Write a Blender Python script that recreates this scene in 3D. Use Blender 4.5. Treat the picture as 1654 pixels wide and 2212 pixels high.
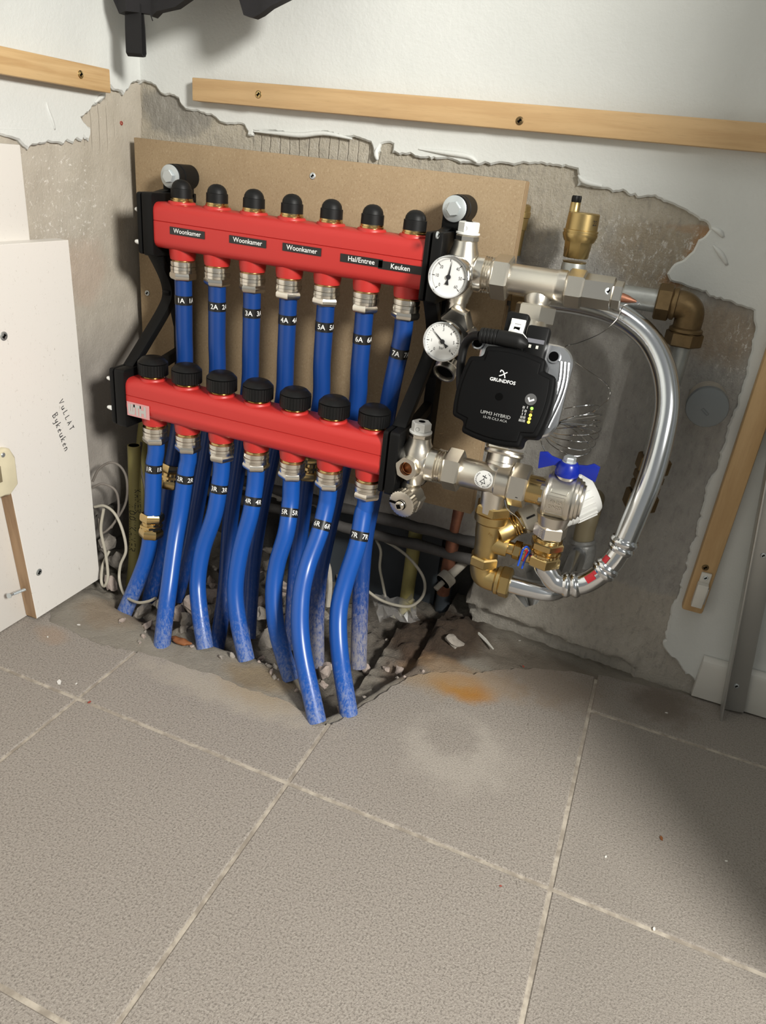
import bpy, bmesh, math, random
from mathutils import Vector as V, Matrix, noise as mnoise
random.seed(11)
for o in list(bpy.data.objects):
    bpy.data.objects.remove(o)
SC = bpy.context.scene
COL = SC.collection

# ------------------------------------------------------------------ camera
FPX, CXP, CYP = 1570.555, 827.0, 1106.0
CAM = V((.78, -.981, .65))
RC = [V((0.922785, 0.372436, 0.098786)), V((0.244914, -0.369012, -0.896576)), V((-0.297464, 0.851541, -0.431733))]      # right, down, forward
cd = bpy.data.cameras.new('camera')
cd.sensor_fit = 'VERTICAL'; cd.sensor_height = 36.0
cd.lens = FPX / 2212.0 * 36.0
cd.clip_start = .01
cam = bpy.data.objects.new('camera', cd); COL.objects.link(cam)
r_, d_, f_ = RC
cam.matrix_world = Matrix(((r_.x, -d_.x, -f_.x, CAM.x), (r_.y, -d_.y, -f_.y, CAM.y), (r_.z, -d_.z, -f_.z, CAM.z), (0, 0, 0, 1)))
SC.camera = cam

# ------------------------------------------------------------------ world, lights, exposure
w = bpy.data.worlds.new('room_light'); SC.world = w; w.use_nodes = True
bg = w.node_tree.nodes['Background']
bg.inputs[0].default_value = (.98, 1.0, .98, 1); bg.inputs[1].default_value = .265
def area(name, loc, target, size, energy, color):
    l = bpy.data.lights.new(name, 'AREA'); l.shape = 'DISK'; l.size = size; l.energy = energy; l.color = color
    o = bpy.data.objects.new(name, l); COL.objects.link(o); o.location = loc
    o.rotation_euler = (V(target) - V(loc)).to_track_quat('-Z', 'Y').to_euler()
    return o
area('side_lamp', (1.95, -1.36, 1.34), (.45, -.15, .30), .36, 65, (1.0, .975, .915))
area('overhead_fill', (.75, -1.0, 2.35), (.55, -.3, 0), .60, 3.5, (1.0, .97, .92))  # unseen fill light added overhead to brighten the floor
SC.view_settings.view_transform = 'Standard'; SC.view_settings.look = 'None'
SC.view_settings.gamma = 1; SC.view_settings.use_curve_mapping = False
SC.view_settings.exposure = 0.0

# ------------------------------------------------------------------ picking points on real planes
def ray(px, py):
    a, b = (px - CXP) / FPX, (py - CYP) / FPX
    return RC[0] * a + RC[1] * b + RC[2]
def on_y(px, py, y): r = ray(px, py); return CAM + r * ((y - CAM.y) / r.y)
def on_x(px, py, x): r = ray(px, py); return CAM + r * ((x - CAM.x) / r.x)
def on_z(px, py, z=0): r = ray(px, py); return CAM + r * ((z - CAM.z) / r.z)
def on_p(px, py, o, n): r = ray(px, py); return CAM + r * ((o - CAM).dot(n) / r.dot(n))

# ------------------------------------------------------------------ mesh helpers
def frame_of(d):
    d = V(d).normalized()
    h = V((0, 0, 1)) if abs(d.z) < .9 else V((0, -1, 0))
    u = h.cross(d).normalized(); v = d.cross(u)
    return u, v, d
def catmull(pts, k=6, closed=False):
    P = [V(p) for p in pts]; n = len(P); out = []
    rng = range(n if closed else n - 1)
    for i in rng:
        p1, p2 = P[i], P[(i + 1) % n]
        p0 = P[i - 1] if (i > 0 or closed) else p1 * 2 - p2
        p3 = P[(i + 2) % n] if (i + 2 < n or closed) else p2 * 2 - p1
        for j in range(k):
            t = j / k
            out.append(.5 * ((2 * p1) + (p2 - p0) * t + (2 * p0 - 5 * p1 + 4 * p2 - p3) * t * t + (3 * p1 - p0 - 3 * p2 + p3) * t ** 3))
    if not closed: out.append(P[-1])
    return out
class MB:
    def __init__(s): s.v = []; s.f = []; s.m = []; s.cur = 0
    def add(s, vs, fs):
        o = len(s.v); s.v += [V(p) for p in vs]
        for f in fs: s.f.append([i + o for i in f]); s.m.append(s.cur)
        return s
    def lathe(s, prof, a, d, n=24, ph=0.0, c0=True, c1=True):
        u, v, d = frame_of(d); a = V(a); vs = []; fs = []
        for t, r in prof:
            for i in range(n):
                q = 2 * math.pi * i / n + ph
                vs.append(a + d * t + (u * math.cos(q) + v * math.sin(q)) * r)
        m = len(prof)
        for j in range(m - 1):
            for i in range(n):
                k = (i + 1) % n
                fs.append((j * n + i, j * n + k, (j + 1) * n + k, (j + 1) * n + i))
        if c0: fs.append(tuple(range(n))[::-1])
        if c1: fs.append(tuple((m - 1) * n + i for i in range(n)))
        return s.add(vs, fs)
    def hexa(s, a, d, l, r, ph=0.0, ch=.0012):
        return s.lathe([(0, r * .9), (ch, r), (l - ch, r), (l, r * .9)], a, d, 6, ph)
    def tube(s, path, r, n=14, caps=True, closed=False):
        P = [V(p) for p in path]; N = len(P)
        rs = r if isinstance(r, (list, tuple)) else [r] * N
        T = []
        for i in range(N):
            if closed: t = P[(i + 1) % N] - P[i - 1]
            else: t = P[min(i + 1, N - 1)] - P[max(i - 1, 0)]
            T.append(t.normalized())
        u = frame_of(T[0])[0]; vs = []; fs = []
        for i in range(N):
            u = (u - T[i] * u.dot(T[i])).normalized(); v = T[i].cross(u)
            for k in range(n):
                q = 2 * math.pi * k / n
                vs.append(P[i] + (u * math.cos(q) + v * math.sin(q)) * rs[i])
        for i in range(N if closed else N - 1):
            j = (i + 1) % N
            for k in range(n):
                l = (k + 1) % n
                fs.append((i * n + k, i * n + l, j * n + l, j * n + k))
        if caps and not closed:
            fs.append(tuple(range(n))[::-1]); fs.append(tuple((N - 1) * n + k for k in range(n)))
        return s.add(vs, fs)
    def box(s, lo, hi):
        x0, y0, z0 = lo; x1, y1, z1 = hi
        return s.add([(x0, y0, z0), (x1, y0, z0), (x1, y1, z0), (x0, y1, z0), (x0, y0, z1), (x1, y0, z1), (x1, y1, z1), (x0, y1, z1)],
                     [(0, 3, 2, 1), (4, 5, 6, 7), (0, 1, 5, 4), (1, 2, 6, 5), (2, 3, 7, 6), (3, 0, 4, 7)])
    def obox(s, c, u, v, n, hu, hv, hn):
        c = V(c); u = V(u) * hu; v = V(v) * hv; n = V(n) * hn
        vs = [c + u * a + v * b + n * e for e in (-1, 1) for a, b in ((-1, -1), (1, -1), (1, 1), (-1, 1))]
        return s.add(vs, [(0, 3, 2, 1), (4, 5, 6, 7), (0, 1, 5, 4), (1, 2, 6, 5), (2, 3, 7, 6), (3, 0, 4, 7)])
    def prism(s, poly, o, u, v, depth, ch=0.0):
        """poly of (a,b); face at o, body going back by depth along -(u x v)"""
        o, u, v = V(o), V(u), V(v); n = u.cross(v).normalized(); N = len(poly); vs = []
        ar = sum(poly[i][0] * poly[(i + 1) % N][1] - poly[(i + 1) % N][0] * poly[i][1] for i in range(N))
        if ar < 0: poly = poly[::-1]
        rings = []
        if ch > 0:
            ins = inset(poly, ch); rings = [(ins, 0), (poly, -ch), (poly, -depth)]
        else: rings = [(poly, 0), (poly, -depth)]
        for pl, h in rings:
            vs += [o + u * a + v * b + n * h for a, b in pl]
        fs = [tuple(range(N))]
        for k in range(len(rings) - 1):
            for i in range(N):
                j = (i + 1) % N
                fs.append((k * N + j, k * N + i, (k + 1) * N + i, (k + 1) * N + j))
        fs.append(tuple((len(rings) - 1) * N + i for i in range(N))[::-1])
        return s.add(vs, fs)
    def ball(s, c, r, n=14, m=8, sc=(1, 1, 1)):
        c = V(c); vs = []; fs = []
        for j in range(m + 1):
            p = math.pi * j / m
            for i in range(n):
                q = 2 * math.pi * i / n
                vs.append(c + V((r * sc[0] * math.sin(p) * math.cos(q), r * sc[1] * math.sin(p) * math.sin(q), r * sc[2] * math.cos(p))))
        for j in range(m):
            for i in range(n):
                k = (i + 1) % n
                fs.append((j * n + i, (j + 1) * n + i, (j + 1) * n + k, j * n + k))
        return s.add(vs, fs)
    def torus(s, c, d, R, r, n=28, m=8):
        u, v, d = frame_of(d); c = V(c)
        return s.tube([c + (u * math.cos(2 * math.pi * i / n) + v * math.sin(2 * math.pi * i / n)) * R for i in range(n)], r, m, closed=True)
def inset(poly, h):
    N = len(poly); out = []
    for i in range(N):
        a = V(poly[i - 1]).to_2d(); b = V(poly[i]).to_2d(); c = V(poly[(i + 1) % N]).to_2d()
        e1 = (b - a); e2 = (c - b)
        if e1.length < 1e-9 or e2.length < 1e-9: out.append((b.x, b.y)); continue
        e1.normalize(); e2.normalize()
        n1 = V((-e1.y, e1.x)); n2 = V((-e2.y, e2.x)); k = n1 + n2
        if k.length < 1e-6: out.append((b.x, b.y)); continue
        k.normalize(); q = b + k * min(h / max(k.dot(n1), .35), 2.5 * h)
        out.append((q.x, q.y))
    return out
def rrect(w, h, r, k=4, cx=0, cy=0):
    out = []
    for sx, sy, a0 in ((1, 1, 0), (-1, 1, 90), (-1, -1, 180), (1, -1, 270)):
        for i in range(k + 1):
            a = math.radians(a0 + 90 * i / k)
            out.append((cx + sx * (w / 2 - r) + r * math.cos(a), cy + sy * (h / 2 - r) + r * math.sin(a)))
    return out
def strip(path, w):
    """2-D ribbon outline of half width w (or list) along path"""
    P = [V(p).to_2d() for p in path]; L = []; Rr = []
    for i, p in enumerate(P):
        t = (P[min(i + 1, len(P) - 1)] - P[max(i - 1, 0)]).normalized(); n = V((-t.y, t.x))
        ww = w[i] if isinstance(w, (list, tuple)) else w
        L.append(tuple(p + n * ww)); Rr.append(tuple(p - n * ww))
    return L + Rr[::-1]
def jag(pts, step=.006, amp=.0025, closed=False, seed=0):
    out = []; n = len(pts)
    for i in range(n if closed else n - 1):
        a = V(pts[i]).to_2d(); b = V(pts[(i + 1) % n]).to_2d(); L = (b - a).length; k = max(1, int(L / step))
        nn = V((-(b - a).y, (b - a).x)); nn = nn.normalized() if nn.length else nn
        for j in range(k):
            p = a.lerp(b, j / k)
            if j: p = p + nn * amp * (mnoise.noise(V((p.x * 60, p.y * 60, seed))) + .6 * mnoise.noise(V((p.x * 210, p.y * 210, seed + 3)))) * 1.6
            out.append((p.x, p.y))
    if not closed: out.append(tuple(pts[-1]))
    return out
def root_of(o):
    while o.parent: o = o.parent
    return o
def obj(name, mb, mat, parent=None, bevel=0.0, seg=2, ang=38, origin=None, flat=False):
    me = bpy.data.meshes.new(name)
    off = root_of(parent).location if parent else V(origin if origin is not None else (0, 0, 0))
    me.from_pydata([tuple(p - off) for p in mb.v], [], mb.f)
    mats = mat if isinstance(mat, (list, tuple)) else [mat]
    for m in mats: me.materials.append(m)
    if len(mats) > 1:
        me.polygons.foreach_set('material_index', mb.m)
    bm = bmesh.new(); bm.from_mesh(me)
    bmesh.ops.recalc_face_normals(bm, faces=bm.faces)
    if bevel > 0:
        ed = [e for e in bm.edges if len(e.link_faces) == 2 and e.calc_face_angle(0) > math.radians(30)]
        bmesh.ops.bevel(bm, geom=ed, offset=bevel, segments=seg, profile=.5, affect='EDGES', clamp_overlap=True)
    bm.to_mesh(me); bm.free()
    if not flat:
        me.polygons.foreach_set('use_smooth', [True] * len(me.polygons))
        me.set_sharp_from_angle(angle=math.radians(ang))
    o = bpy.data.objects.new(name, me); COL.objects.link(o)
    if parent: o.parent = parent
    else: o.location = off
    return o
def tag(o, label, cat, group=None):
    o['label'] = label; o['category'] = cat
    if group: o['group'] = group
    return o
def thing(name, label, cat, loc=(0, 0, 0), group=None):
    o = bpy.data.objects.new(name, None); COL.objects.link(o); o.location = V(loc); o.empty_display_size = .02
    return tag(o, label, cat, group)
def struct(o): o['kind'] = 'structure'; return o
_tc = {}
def glyphs(s, bold=0.0, align='CENTER'):
    k = (s, bold, align)
    if k not in _tc:
        c = bpy.data.curves.new('t', 'FONT'); c.body = s; c.size = 1; c.offset = bold; c.align_x = align; c.align_y = 'CENTER'; c.resolution_u = 3
        o = bpy.data.objects.new('t', c); COL.objects.link(o)
        dg = bpy.context.evaluated_depsgraph_get()
        me = bpy.data.meshes.new_from_object(o.evaluated_get(dg))
        _tc[k] = ([tuple(p.co[:2]) for p in me.vertices], [tuple(p.vertices) for p in me.polygons])
        bpy.data.objects.remove(o); bpy.data.meshes.remove(me); bpy.data.curves.remove(c)
    return _tc[k]
def put_text(mb, s, place, size, sx=1.0, bold=0.0, align='CENTER', rot=0.0, dx=0, dy=0):
    vs, fs = glyphs(s, bold, align); c, q = math.cos(rot), math.sin(rot)
    P = []
    for a, b in vs:
        a, b = a * size * sx, b * size
        P.append(place(a * c - b * q + dx, a * q + b * c + dy))
    return mb.add(P, fs)
def flat_place(o, u, v):
    o, u, v = V(o), V(u).normalized(), V(v).normalized()
    return lambda a, b: o + u * a + v * b
# hand lettering strokes
ST = {'V': [[(0, 1), (.3, 0), (.6, 1)]], 'u': [[(0, .6), (.02, .15), (.2, 0), (.4, .12), (.45, .6)], [(.45, .6), (.47, 0)]],
 'L': [[(.05, 1), (0, 0), (.45, .04)]], 'A': [[(0, 0), (.25, 1), (.5, 0)], [(.08, .35), (.44, .38)]], 'T': [[(0, 1), (.55, 1)], [(.28, 1), (.26, 0)]],
 'B': [[(.05, 0), (0, 1), (.35, .95), (.42, .72), (.1, .52), (.45, .4), (.5, .12), (.05, 0)]], 'i': [[(.1, .55), (.1, 0)], [(.1, .8), (.12, .84)]],
 'y': [[(0, .6), (.08, .15), (.3, .2), (.4, .6)], [(.4, .6), (.35, -.3), (.1, -.35)]], 'k': [[(0, 1), (0, 0)], [(.35, .6), (.03, .28), (.4, 0)]],
 'e': [[(.05, .32), (.38, .4), (.25, .62), (.03, .4), (.08, .05), (.38, .06)]], 'n': [[(0, .6), (0, 0)], [(0, .42), (.2, .6), (.38, .45), (.4, 0)]],
 'K': [[(0, 1), (0, 0)], [(.45, 1), (.02, .45), (.48, 0)]], 'O': [[(.25, 1), (.02, .7), (.05, .15), (.28, 0), (.5, .3), (.45, .85), (.25, 1)]],
 'M': [[(0, 0), (.05, 1), (.3, .4), (.55, 1), (.6, 0)]], 'E': [[(.45, 1), (0, 1), (0, 0), (.45, 0)], [(0, .5), (.35, .5)]],
 'R': [[(0, 0), (0, 1), (.4, .9), (.38, .6), (0, .5), (.45, 0)]], 'H': [[(0, 1), (0, 0)], [(.45, 1), (.45, 0)], [(0, .5), (.45, .5)]],
 'N': [[(0, 0), (0, 1), (.45, 0), (.45, 1)]], 'W': [[(0, 1), (.15, 0), (.32, .7), (.5, 0), (.65, 1)]], ' ': []}
def hand(mb, s, place, size, r, gap=.22):
    x = 0
    for ch in s:
        w = 0
        for st in ST[ch]:
            P = [place((x + a) * size, b * size) for a, b in (catmull([(p[0], p[1], 0) for p in st], 3) if False else [(p[0], p[1]) for p in st])]
            mb.tube(P, r, 6); w = max(w, max(p[0] for p in st))
        x += (w if ST[ch] else .3) + gap
    return x * size

# ------------------------------------------------------------------ materials
class NK:
    def __init__(s, name):
        s.mat = bpy.data.materials.new(name); s.mat.use_nodes = True
        s.t = s.mat.node_tree; s.b = s.t.nodes['Principled BSDF']; s._p = None
    def new(s, ty, **kw):
        n = s.t.nodes.new(ty)
        for k, v in kw.items(): setattr(n, k, v)
        return n
    def ln(s, a, b): s.t.links.new(a, b)
    def pos(s):
        if s._p is None: s._p = s.new('ShaderNodeNewGeometry').outputs['Position']
        return s._p
    def scaled(s, sc, loc=(0, 0, 0)):
        m = s.new('ShaderNodeMapping'); s.ln(s.pos(), m.inputs[0]); m.inputs['Scale'].default_value = sc; m.inputs['Location'].default_value = loc
        return m.outputs[0]
    def noise(s, scale, detail=4, rough=.55, vec=None, dist=0.0):
        n = s.new('ShaderNodeTexNoise'); s.ln(vec or s.pos(), n.inputs['Vector'])
        n.inputs['Scale'].default_value = scale; n.inputs['Detail'].default_value = detail; n.inputs['Roughness'].default_value = rough; n.inputs['Distortion'].default_value = dist
        return n.outputs[0]
    def ramp(s, x, a, b, lo=0.0, hi=1.0):
        m = s.new('ShaderNodeMapRange'); m.clamp = True; m.interpolation_type = 'SMOOTHSTEP'
        s.ln(x, m.inputs[0]); m.inputs[1].default_value = a; m.inputs[2].default_value = b; m.inputs[3].default_value = lo; m.inputs[4].default_value = hi
        return m.outputs[0]
    def math(s, op, a, b=None):
        m = s.new('ShaderNodeMath', operation=op)
        for i, q in enumerate((a, b)):
            if q is None: continue
            if isinstance(q, (int, float)): m.inputs[i].default_value = q
            else: s.ln(q, m.inputs[i])
        return m.outputs[0]
    def mix(s, fac, a, b):
        m = s.new('ShaderNodeMix', data_type='RGBA')
        for sock, q in ((m.inputs[0], fac), (m.inputs[6], a), (m.inputs[7], b)):
            if isinstance(q, (int, float)): sock.default_value = q
            elif isinstance(q, tuple): sock.default_value = (*q, 1) if len(q) == 3 else q
            else: s.ln(q, sock)
        return m.outputs[2]
    def sep(s):
        n = s.new('ShaderNodeSeparateXYZ'); s.ln(s.pos(), n.inputs[0]); return n.outputs
    def blob(s, c, r, soft=.5, warp=.35, ns=25):
        """soft patch centred at c with half sizes r; edge broken by noise"""
        sub = s.new('ShaderNodeVectorMath', operation='SUBTRACT'); s.ln(s.pos(), sub.inputs[0]); sub.inputs[1].default_value = c
        dv = s.new('ShaderNodeVectorMath', operation='DIVIDE'); s.ln(sub.outputs[0], dv.inputs[0]); dv.inputs[1].default_value = r
        ln = s.new('ShaderNodeVectorMath', operation='LENGTH'); s.ln(dv.outputs[0], ln.inputs[0])
        d = s.math('ADD', ln.outputs[1], s.math('MULTIPLY', s.math('SUBTRACT', s.noise(ns, 5), .5), warp * 3))
        return s.ramp(d, 1 - soft, 1 + soft * .4, 1, 0)
    def col(s, c):
        if isinstance(c, tuple): s.b.inputs['Base Color'].default_value = (*c, 1)
        else: s.ln(c, s.b.inputs['Base Color'])
        return s
    def set(s, rough=.5, metal=0.0, spec=None, **k):
        for nm, q in (('Roughness', rough), ('Metallic', metal)):
            if isinstance(q, (int, float)): s.b.inputs[nm].default_value = q
            else: s.ln(q, s.b.inputs[nm])
        if spec is not None: s.b.inputs['Specular IOR Level'].default_value = spec
        for nm, q in k.items(): s.b.inputs[nm.replace('_', ' ')].default_value = q
        return s
    def bump(s, h, strength=.3, dist=.002):
        n = s.new('ShaderNodeBump'); s.ln(h, n.inputs['Height']); n.inputs['Strength'].default_value = strength; n.inputs['Distance'].default_value = dist
        s.ln(n.outputs[0], s.b.inputs['Normal']); return s
def plain(name, c, rough=.5, metal=0.0, bump=None, spec=None, var=0.0):
    k = NK(name)
    if var: k.col(k.mix(k.noise(bump[0] * .3 if bump else 60, 4), tuple(x * (1 - var) for x in c), tuple(min(1, x * (1 + var)) for x in c)))
    else: k.col(c)
    k.set(rough, metal, spec)
    if bump: k.bump(k.noise(bump[0], 3), bump[1], bump[2])
    return k.mat
M = {}
M['red'] = plain('red_paint', (.47, .026, .022), .42, 0, (900, .06, .0005))
M['blackplastic'] = plain('black_plastic', (.0045, .0045, .0045), .5, 0, (1500, .1, .0003), .2)
M['knobblack'] = plain('knob_black', (.0045, .0045, .0045), .42, 0, None, .25)
M['pumpblack'] = plain('pump_black', (.003, .003, .0032), .6, 0, (2500, .12, .0002), .1)
M['rubber'] = plain('rubber_black', (.006, .006, .006), .5, 0, None, .25)
M['hole'] = plain('deep_black', (.002, .002, .002), .9, 0, None, .05)  # flat black, also painted as the shade inside holes and recesses
M['nickel'] = plain('nickel_cast', (.70, .66, .585), .30, 1, (1400, .25, .0004))
M['nickelm'] = plain('nickel_machined', (.76, .72, .645), .23, 1)
M['brass'] = plain('brass_cast', (.47, .345, .15), .36, 1, (1500, .2, .0004))
M['brassm'] = plain('brass_machined', (.58, .42, .19), .2, 1)
M['brown'] = plain('aged_brass', (.17, .115, .055), .48, .85, (500, .2, .0006), var=.3)
M['zinc'] = plain('zinc_plated', (.62, .66, .67), .42, .75)
M['galv'] = plain('galvanised_pipe', (.66, .68, .70), .2, 1, (90, .03, .001))
M['chrome'] = plain('press_fitting_steel', (.66, .67, .68), .13, 1)
M['greysteel'] = plain('old_grey_pipe', (.36, .37, .35), .42, .6, (300, .15, .0005), var=.25)
M['alu'] = plain('cast_aluminium', (.70, .71, .73), .26, 1, (900, .1, .0004))
M['aluprof'] = plain('aluminium_profile', (.52, .52, .50), .42, .75, (200, .05, .0005))
M['copper'] = plain('copper', (.33, .15, .095), .5, .8, (300, .2, .0005), var=.4)
M['white'] = plain('white_plastic', (.78, .78, .75), .35)
M['cream'] = plain('aged_white_plastic', (.66, .60, .42), .45, var=.15, bump=(120, .1, .0005))
M['offwhite'] = plain('catch_plastic', (.66, .64, .58), .4)
M['ink'] = plain('marker_ink', (.012, .012, .014), .5)
M['print'] = plain('white_print', (.78, .78, .76), .5)
M['greyprint'] = plain('grey_print', (.34, .34, .33), .5)
M['labelblack'] = plain('label_tape', (.010, .010, .010), .3)
M['dial'] = plain('dial_white', (.74, .74, .72), .4)
M['bluehandle'] = plain('blue_handle', (.004, .018, .28), .3)
M['bluetag'] = plain('blue_tag', (.01, .08, .55), .4)
M['redmark'] = plain('red_mark', (.42, .01, .02), .4)
M['cable'] = plain('grey_cable', (.40, .37, .30), .5, var=.25, bump=(80, .1, .0005))
M['oldcable'] = plain('dusty_cable', (.16, .14, .12), .7, var=.3, bump=(120, .2, .0006))
M['yellow'] = plain('yellow_conduit', (.36, .31, .11), .5, var=.25, bump=(70, .1, .0005))
M['slate'] = plain('slate_sheet', (.055, .065, .075), .55, var=.3, bump=(40, .1, .001))
M['darkpipe'] = plain('dirty_dark_pipe', (.075, .07, .066), .65, var=.45, bump=(150, .3, .001))
M['pvc'] = plain('grey_pvc', (.16, .175, .18), .42)
M['dustpvc'] = plain('dusty_pvc', (.36, .33, .28), .8, var=.3, bump=(300, .3, .001))
M['tape'] = plain('silver_tape', (.26, .26, .25), .4, .35, (150, .5, .002), var=.3)
M['tan'] = plain('tan_conduit', (.24, .20, .12), .5, var=.2, bump=(80, .1, .001))
M['cloth'] = plain('black_cloth', (.010, .009, .010), .9, 0, (1800, .5, .0006))
M['strap'] = plain('black_strap', (.006, .0055, .006), .85, 0, (2500, .5, .0004))
M['skirting'] = plain('grey_white_skirting', (.56, .55, .51), .4)
M['copperdark'] = plain('bronze_bore', (.20, .075, .03), .35, 1)
M['leaf'] = plain('brown_bark', (.20, .07, .02), .7, var=.4, bump=(200, .4, .001))
M['chip'] = plain('paint_flake', (.72, .70, .66), .7)
M['brick'] = plain('red_grit', (.30, .05, .03), .8)
k = NK('clear_bag'); k.col((.9, .88, .85)).set(.12, 0, Transmission_Weight=.75, IOR=1.2); k.b.inputs['Alpha'].default_value = .55; M['bag'] = k.mat
k = NK('gauge_glass'); k.col((1, 1, 1)).set(.03, 0, Transmission_Weight=1.0, IOR=1.15); k.b.inputs['Alpha'].default_value = .25; M['glass'] = k.mat
k = NK('clear_sticker'); k.col((.62, .30, .30)).set(.3); M['sticker'] = k.mat
k = NK('silver_logo'); k.col((.55, .55, .54)).set(.32, .5); M['logo'] = k.mat
k = NK('grey_sticker'); k.col((.60, .60, .58)).set(.4); M['stickergrey'] = k.mat
def led(name, c, e):
    k = NK(name); k.col(c); k.b.inputs['Emission Color'].default_value = (*c, 1); k.b.inputs['Emission Strength'].default_value = e; return k.mat
M['ledg'] = led('led_green', (.25, 1, .08), 1.4); M['ledy'] = led('led_yellow', (1, .78, .06), 1.5); M['ledo'] = plain('led_off', (.10, .06, .01), .4)
# blue pipe with mortar dust near the floor
k = NK('blue_pipe'); z = k.sep()[2]
dz = k.ramp(z, .0, .10, 1, 0)
dust = k.math('MULTIPLY', dz, k.ramp(k.math('ADD', k.noise(330, 8, .82, k.scaled((1, 1, .4))), k.math('MULTIPLY', dz, .16)), .55, .76))
stre = k.ramp(k.noise(26, 5, .6, k.scaled((1, 1, .25))), .62, .8)
c = k.mix(stre, (.007, .072, .33), (.012, .090, .36))
k.col(k.mix(k.math('MULTIPLY', dust, .5), c, (.32, .34, .37))); k.set(k.math('ADD', k.math('MULTIPLY', dust, .4), .3)); M['blue'] = k.mat
k = NK('blue_pipe_old'); z = k.sep()[2]
dz = k.math('MULTIPLY', k.ramp(z, .0, .19, 1, 0), k.ramp(k.sep()[0], .30, .46, .35, 1))
dust = k.math('MULTIPLY', dz, k.ramp(k.math('ADD', k.noise(300, 8, .82, k.scaled((1, 1, .35))), k.math('MULTIPLY', dz, .22)), .54, .78))
k.col(k.mix(k.math('MULTIPLY', dust, .8), (.005, .042, .20), (.30, .28, .27))); k.set(k.math('ADD', k.math('MULTIPLY', dust, .4), .32)); M['blueold'] = k.mat
# fibreboard
k = NK('fibreboard')
n1 = k.noise(400, 6, .8, k.scaled((1, 1, .7)), .6); n2 = k.noise(35, 4); n3 = k.noise(820, 4, .7, k.scaled((.5, 1, 1)))
c = k.mix(n2, (.295, .208, .118), (.365, .268, .158)); c = k.mix(k.ramp(n1, .53, .68, 0, .6), c, (.50, .40, .265)); c = k.mix(k.ramp(n1, .46, .34, 0, .5), c, (.16, .10, .05)); c = k.mix(k.ramp(n3, .58, .70, 0, .6), c, (.19, .12, .065))
k.col(c).set(.75).bump(n1, .25, .001); M['mdf'] = k.mat
k = NK('fibreboard_edge'); n1 = k.noise(120, 5, .6, k.scaled((1, 5, 1))); k.col(k.mix(n1, (.30, .19, .10), (.50, .36, .21))).set(.85).bump(n1, .5, .001); M['mdfedge'] = k.mat
# timber
def wood(name, sc, a, b):
    k = NK(name); wv = k.noise(55, 5, .55, k.scaled(sc), .4); fine = k.noise(500, 3, .5, k.scaled(sc)); big = k.noise(6, 3)
    c = k.mix(k.ramp(wv, .35, .7), a, b); c = k.mix(k.math('MULTIPLY', k.ramp(big, .45, .75), .35), c, tuple(x * .72 for x in a))
    c = k.mix(k.math('MULTIPLY', k.ramp(fine, .55, .8), .25), c, tuple(x * .55 for x in a))
    k.col(c).set(.5).bump(fine, .08, .0006); return k.mat
M['pinex'] = wood('pine_batten', (.12, 1, 1.6), (.60, .405, .205), (.51, .325, .155))
M['piney'] = wood('pine_batten_left', (1, .10, 2.2), (.64, .44, .22), (.49, .30, .13))
M['pinez'] = wood('pine_batten_upright', (1.2, 1, .12), (.58, .385, .19), (.49, .31, .14))
M['edgewood'] = wood('plywood_edge', (2.5, 2.5, .1), (.36, .23, .125), (.24, .14, .07))
# white boards
k = NK('white_board'); n = k.noise(90, 5, .7); s1 = k.ramp(k.noise(38, 6, .75, k.scaled((1, 1.3, 1))), .66, .8)
s2 = k.ramp(k.noise(230, 6, .8, k.scaled((1, 1.4, .6)), 1.0), .62, .66)
c = k.mix(k.math('MULTIPLY', s1, .35), (.74, .71, .66), (.58, .50, .40)); c = k.mix(k.math('MULTIPLY', s2, .7), c, (.28, .24, .19))
k.col(c).set(.38).bump(n, .05, .001); M['board'] = k.mat
# plaster
k = NK('white_plaster'); n = k.noise(45, 5, .6); n2 = k.noise(14, 3); cr = k.ramp(k.noise(18, 6, .8, None, 2.0), .735, .76)
c = k.mix(n2, (.60, .615, .59), (.67, .68, .655)); k.col(k.mix(k.math('MULTIPLY', cr, .25), c, (.5, .49, .45))).set(.62)
k.bump(k.math('ADD', k.noise(240, 4, .6), k.math('MULTIPLY', n, 1.5)), .22, .002); M['plaster'] = k.mat
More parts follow.
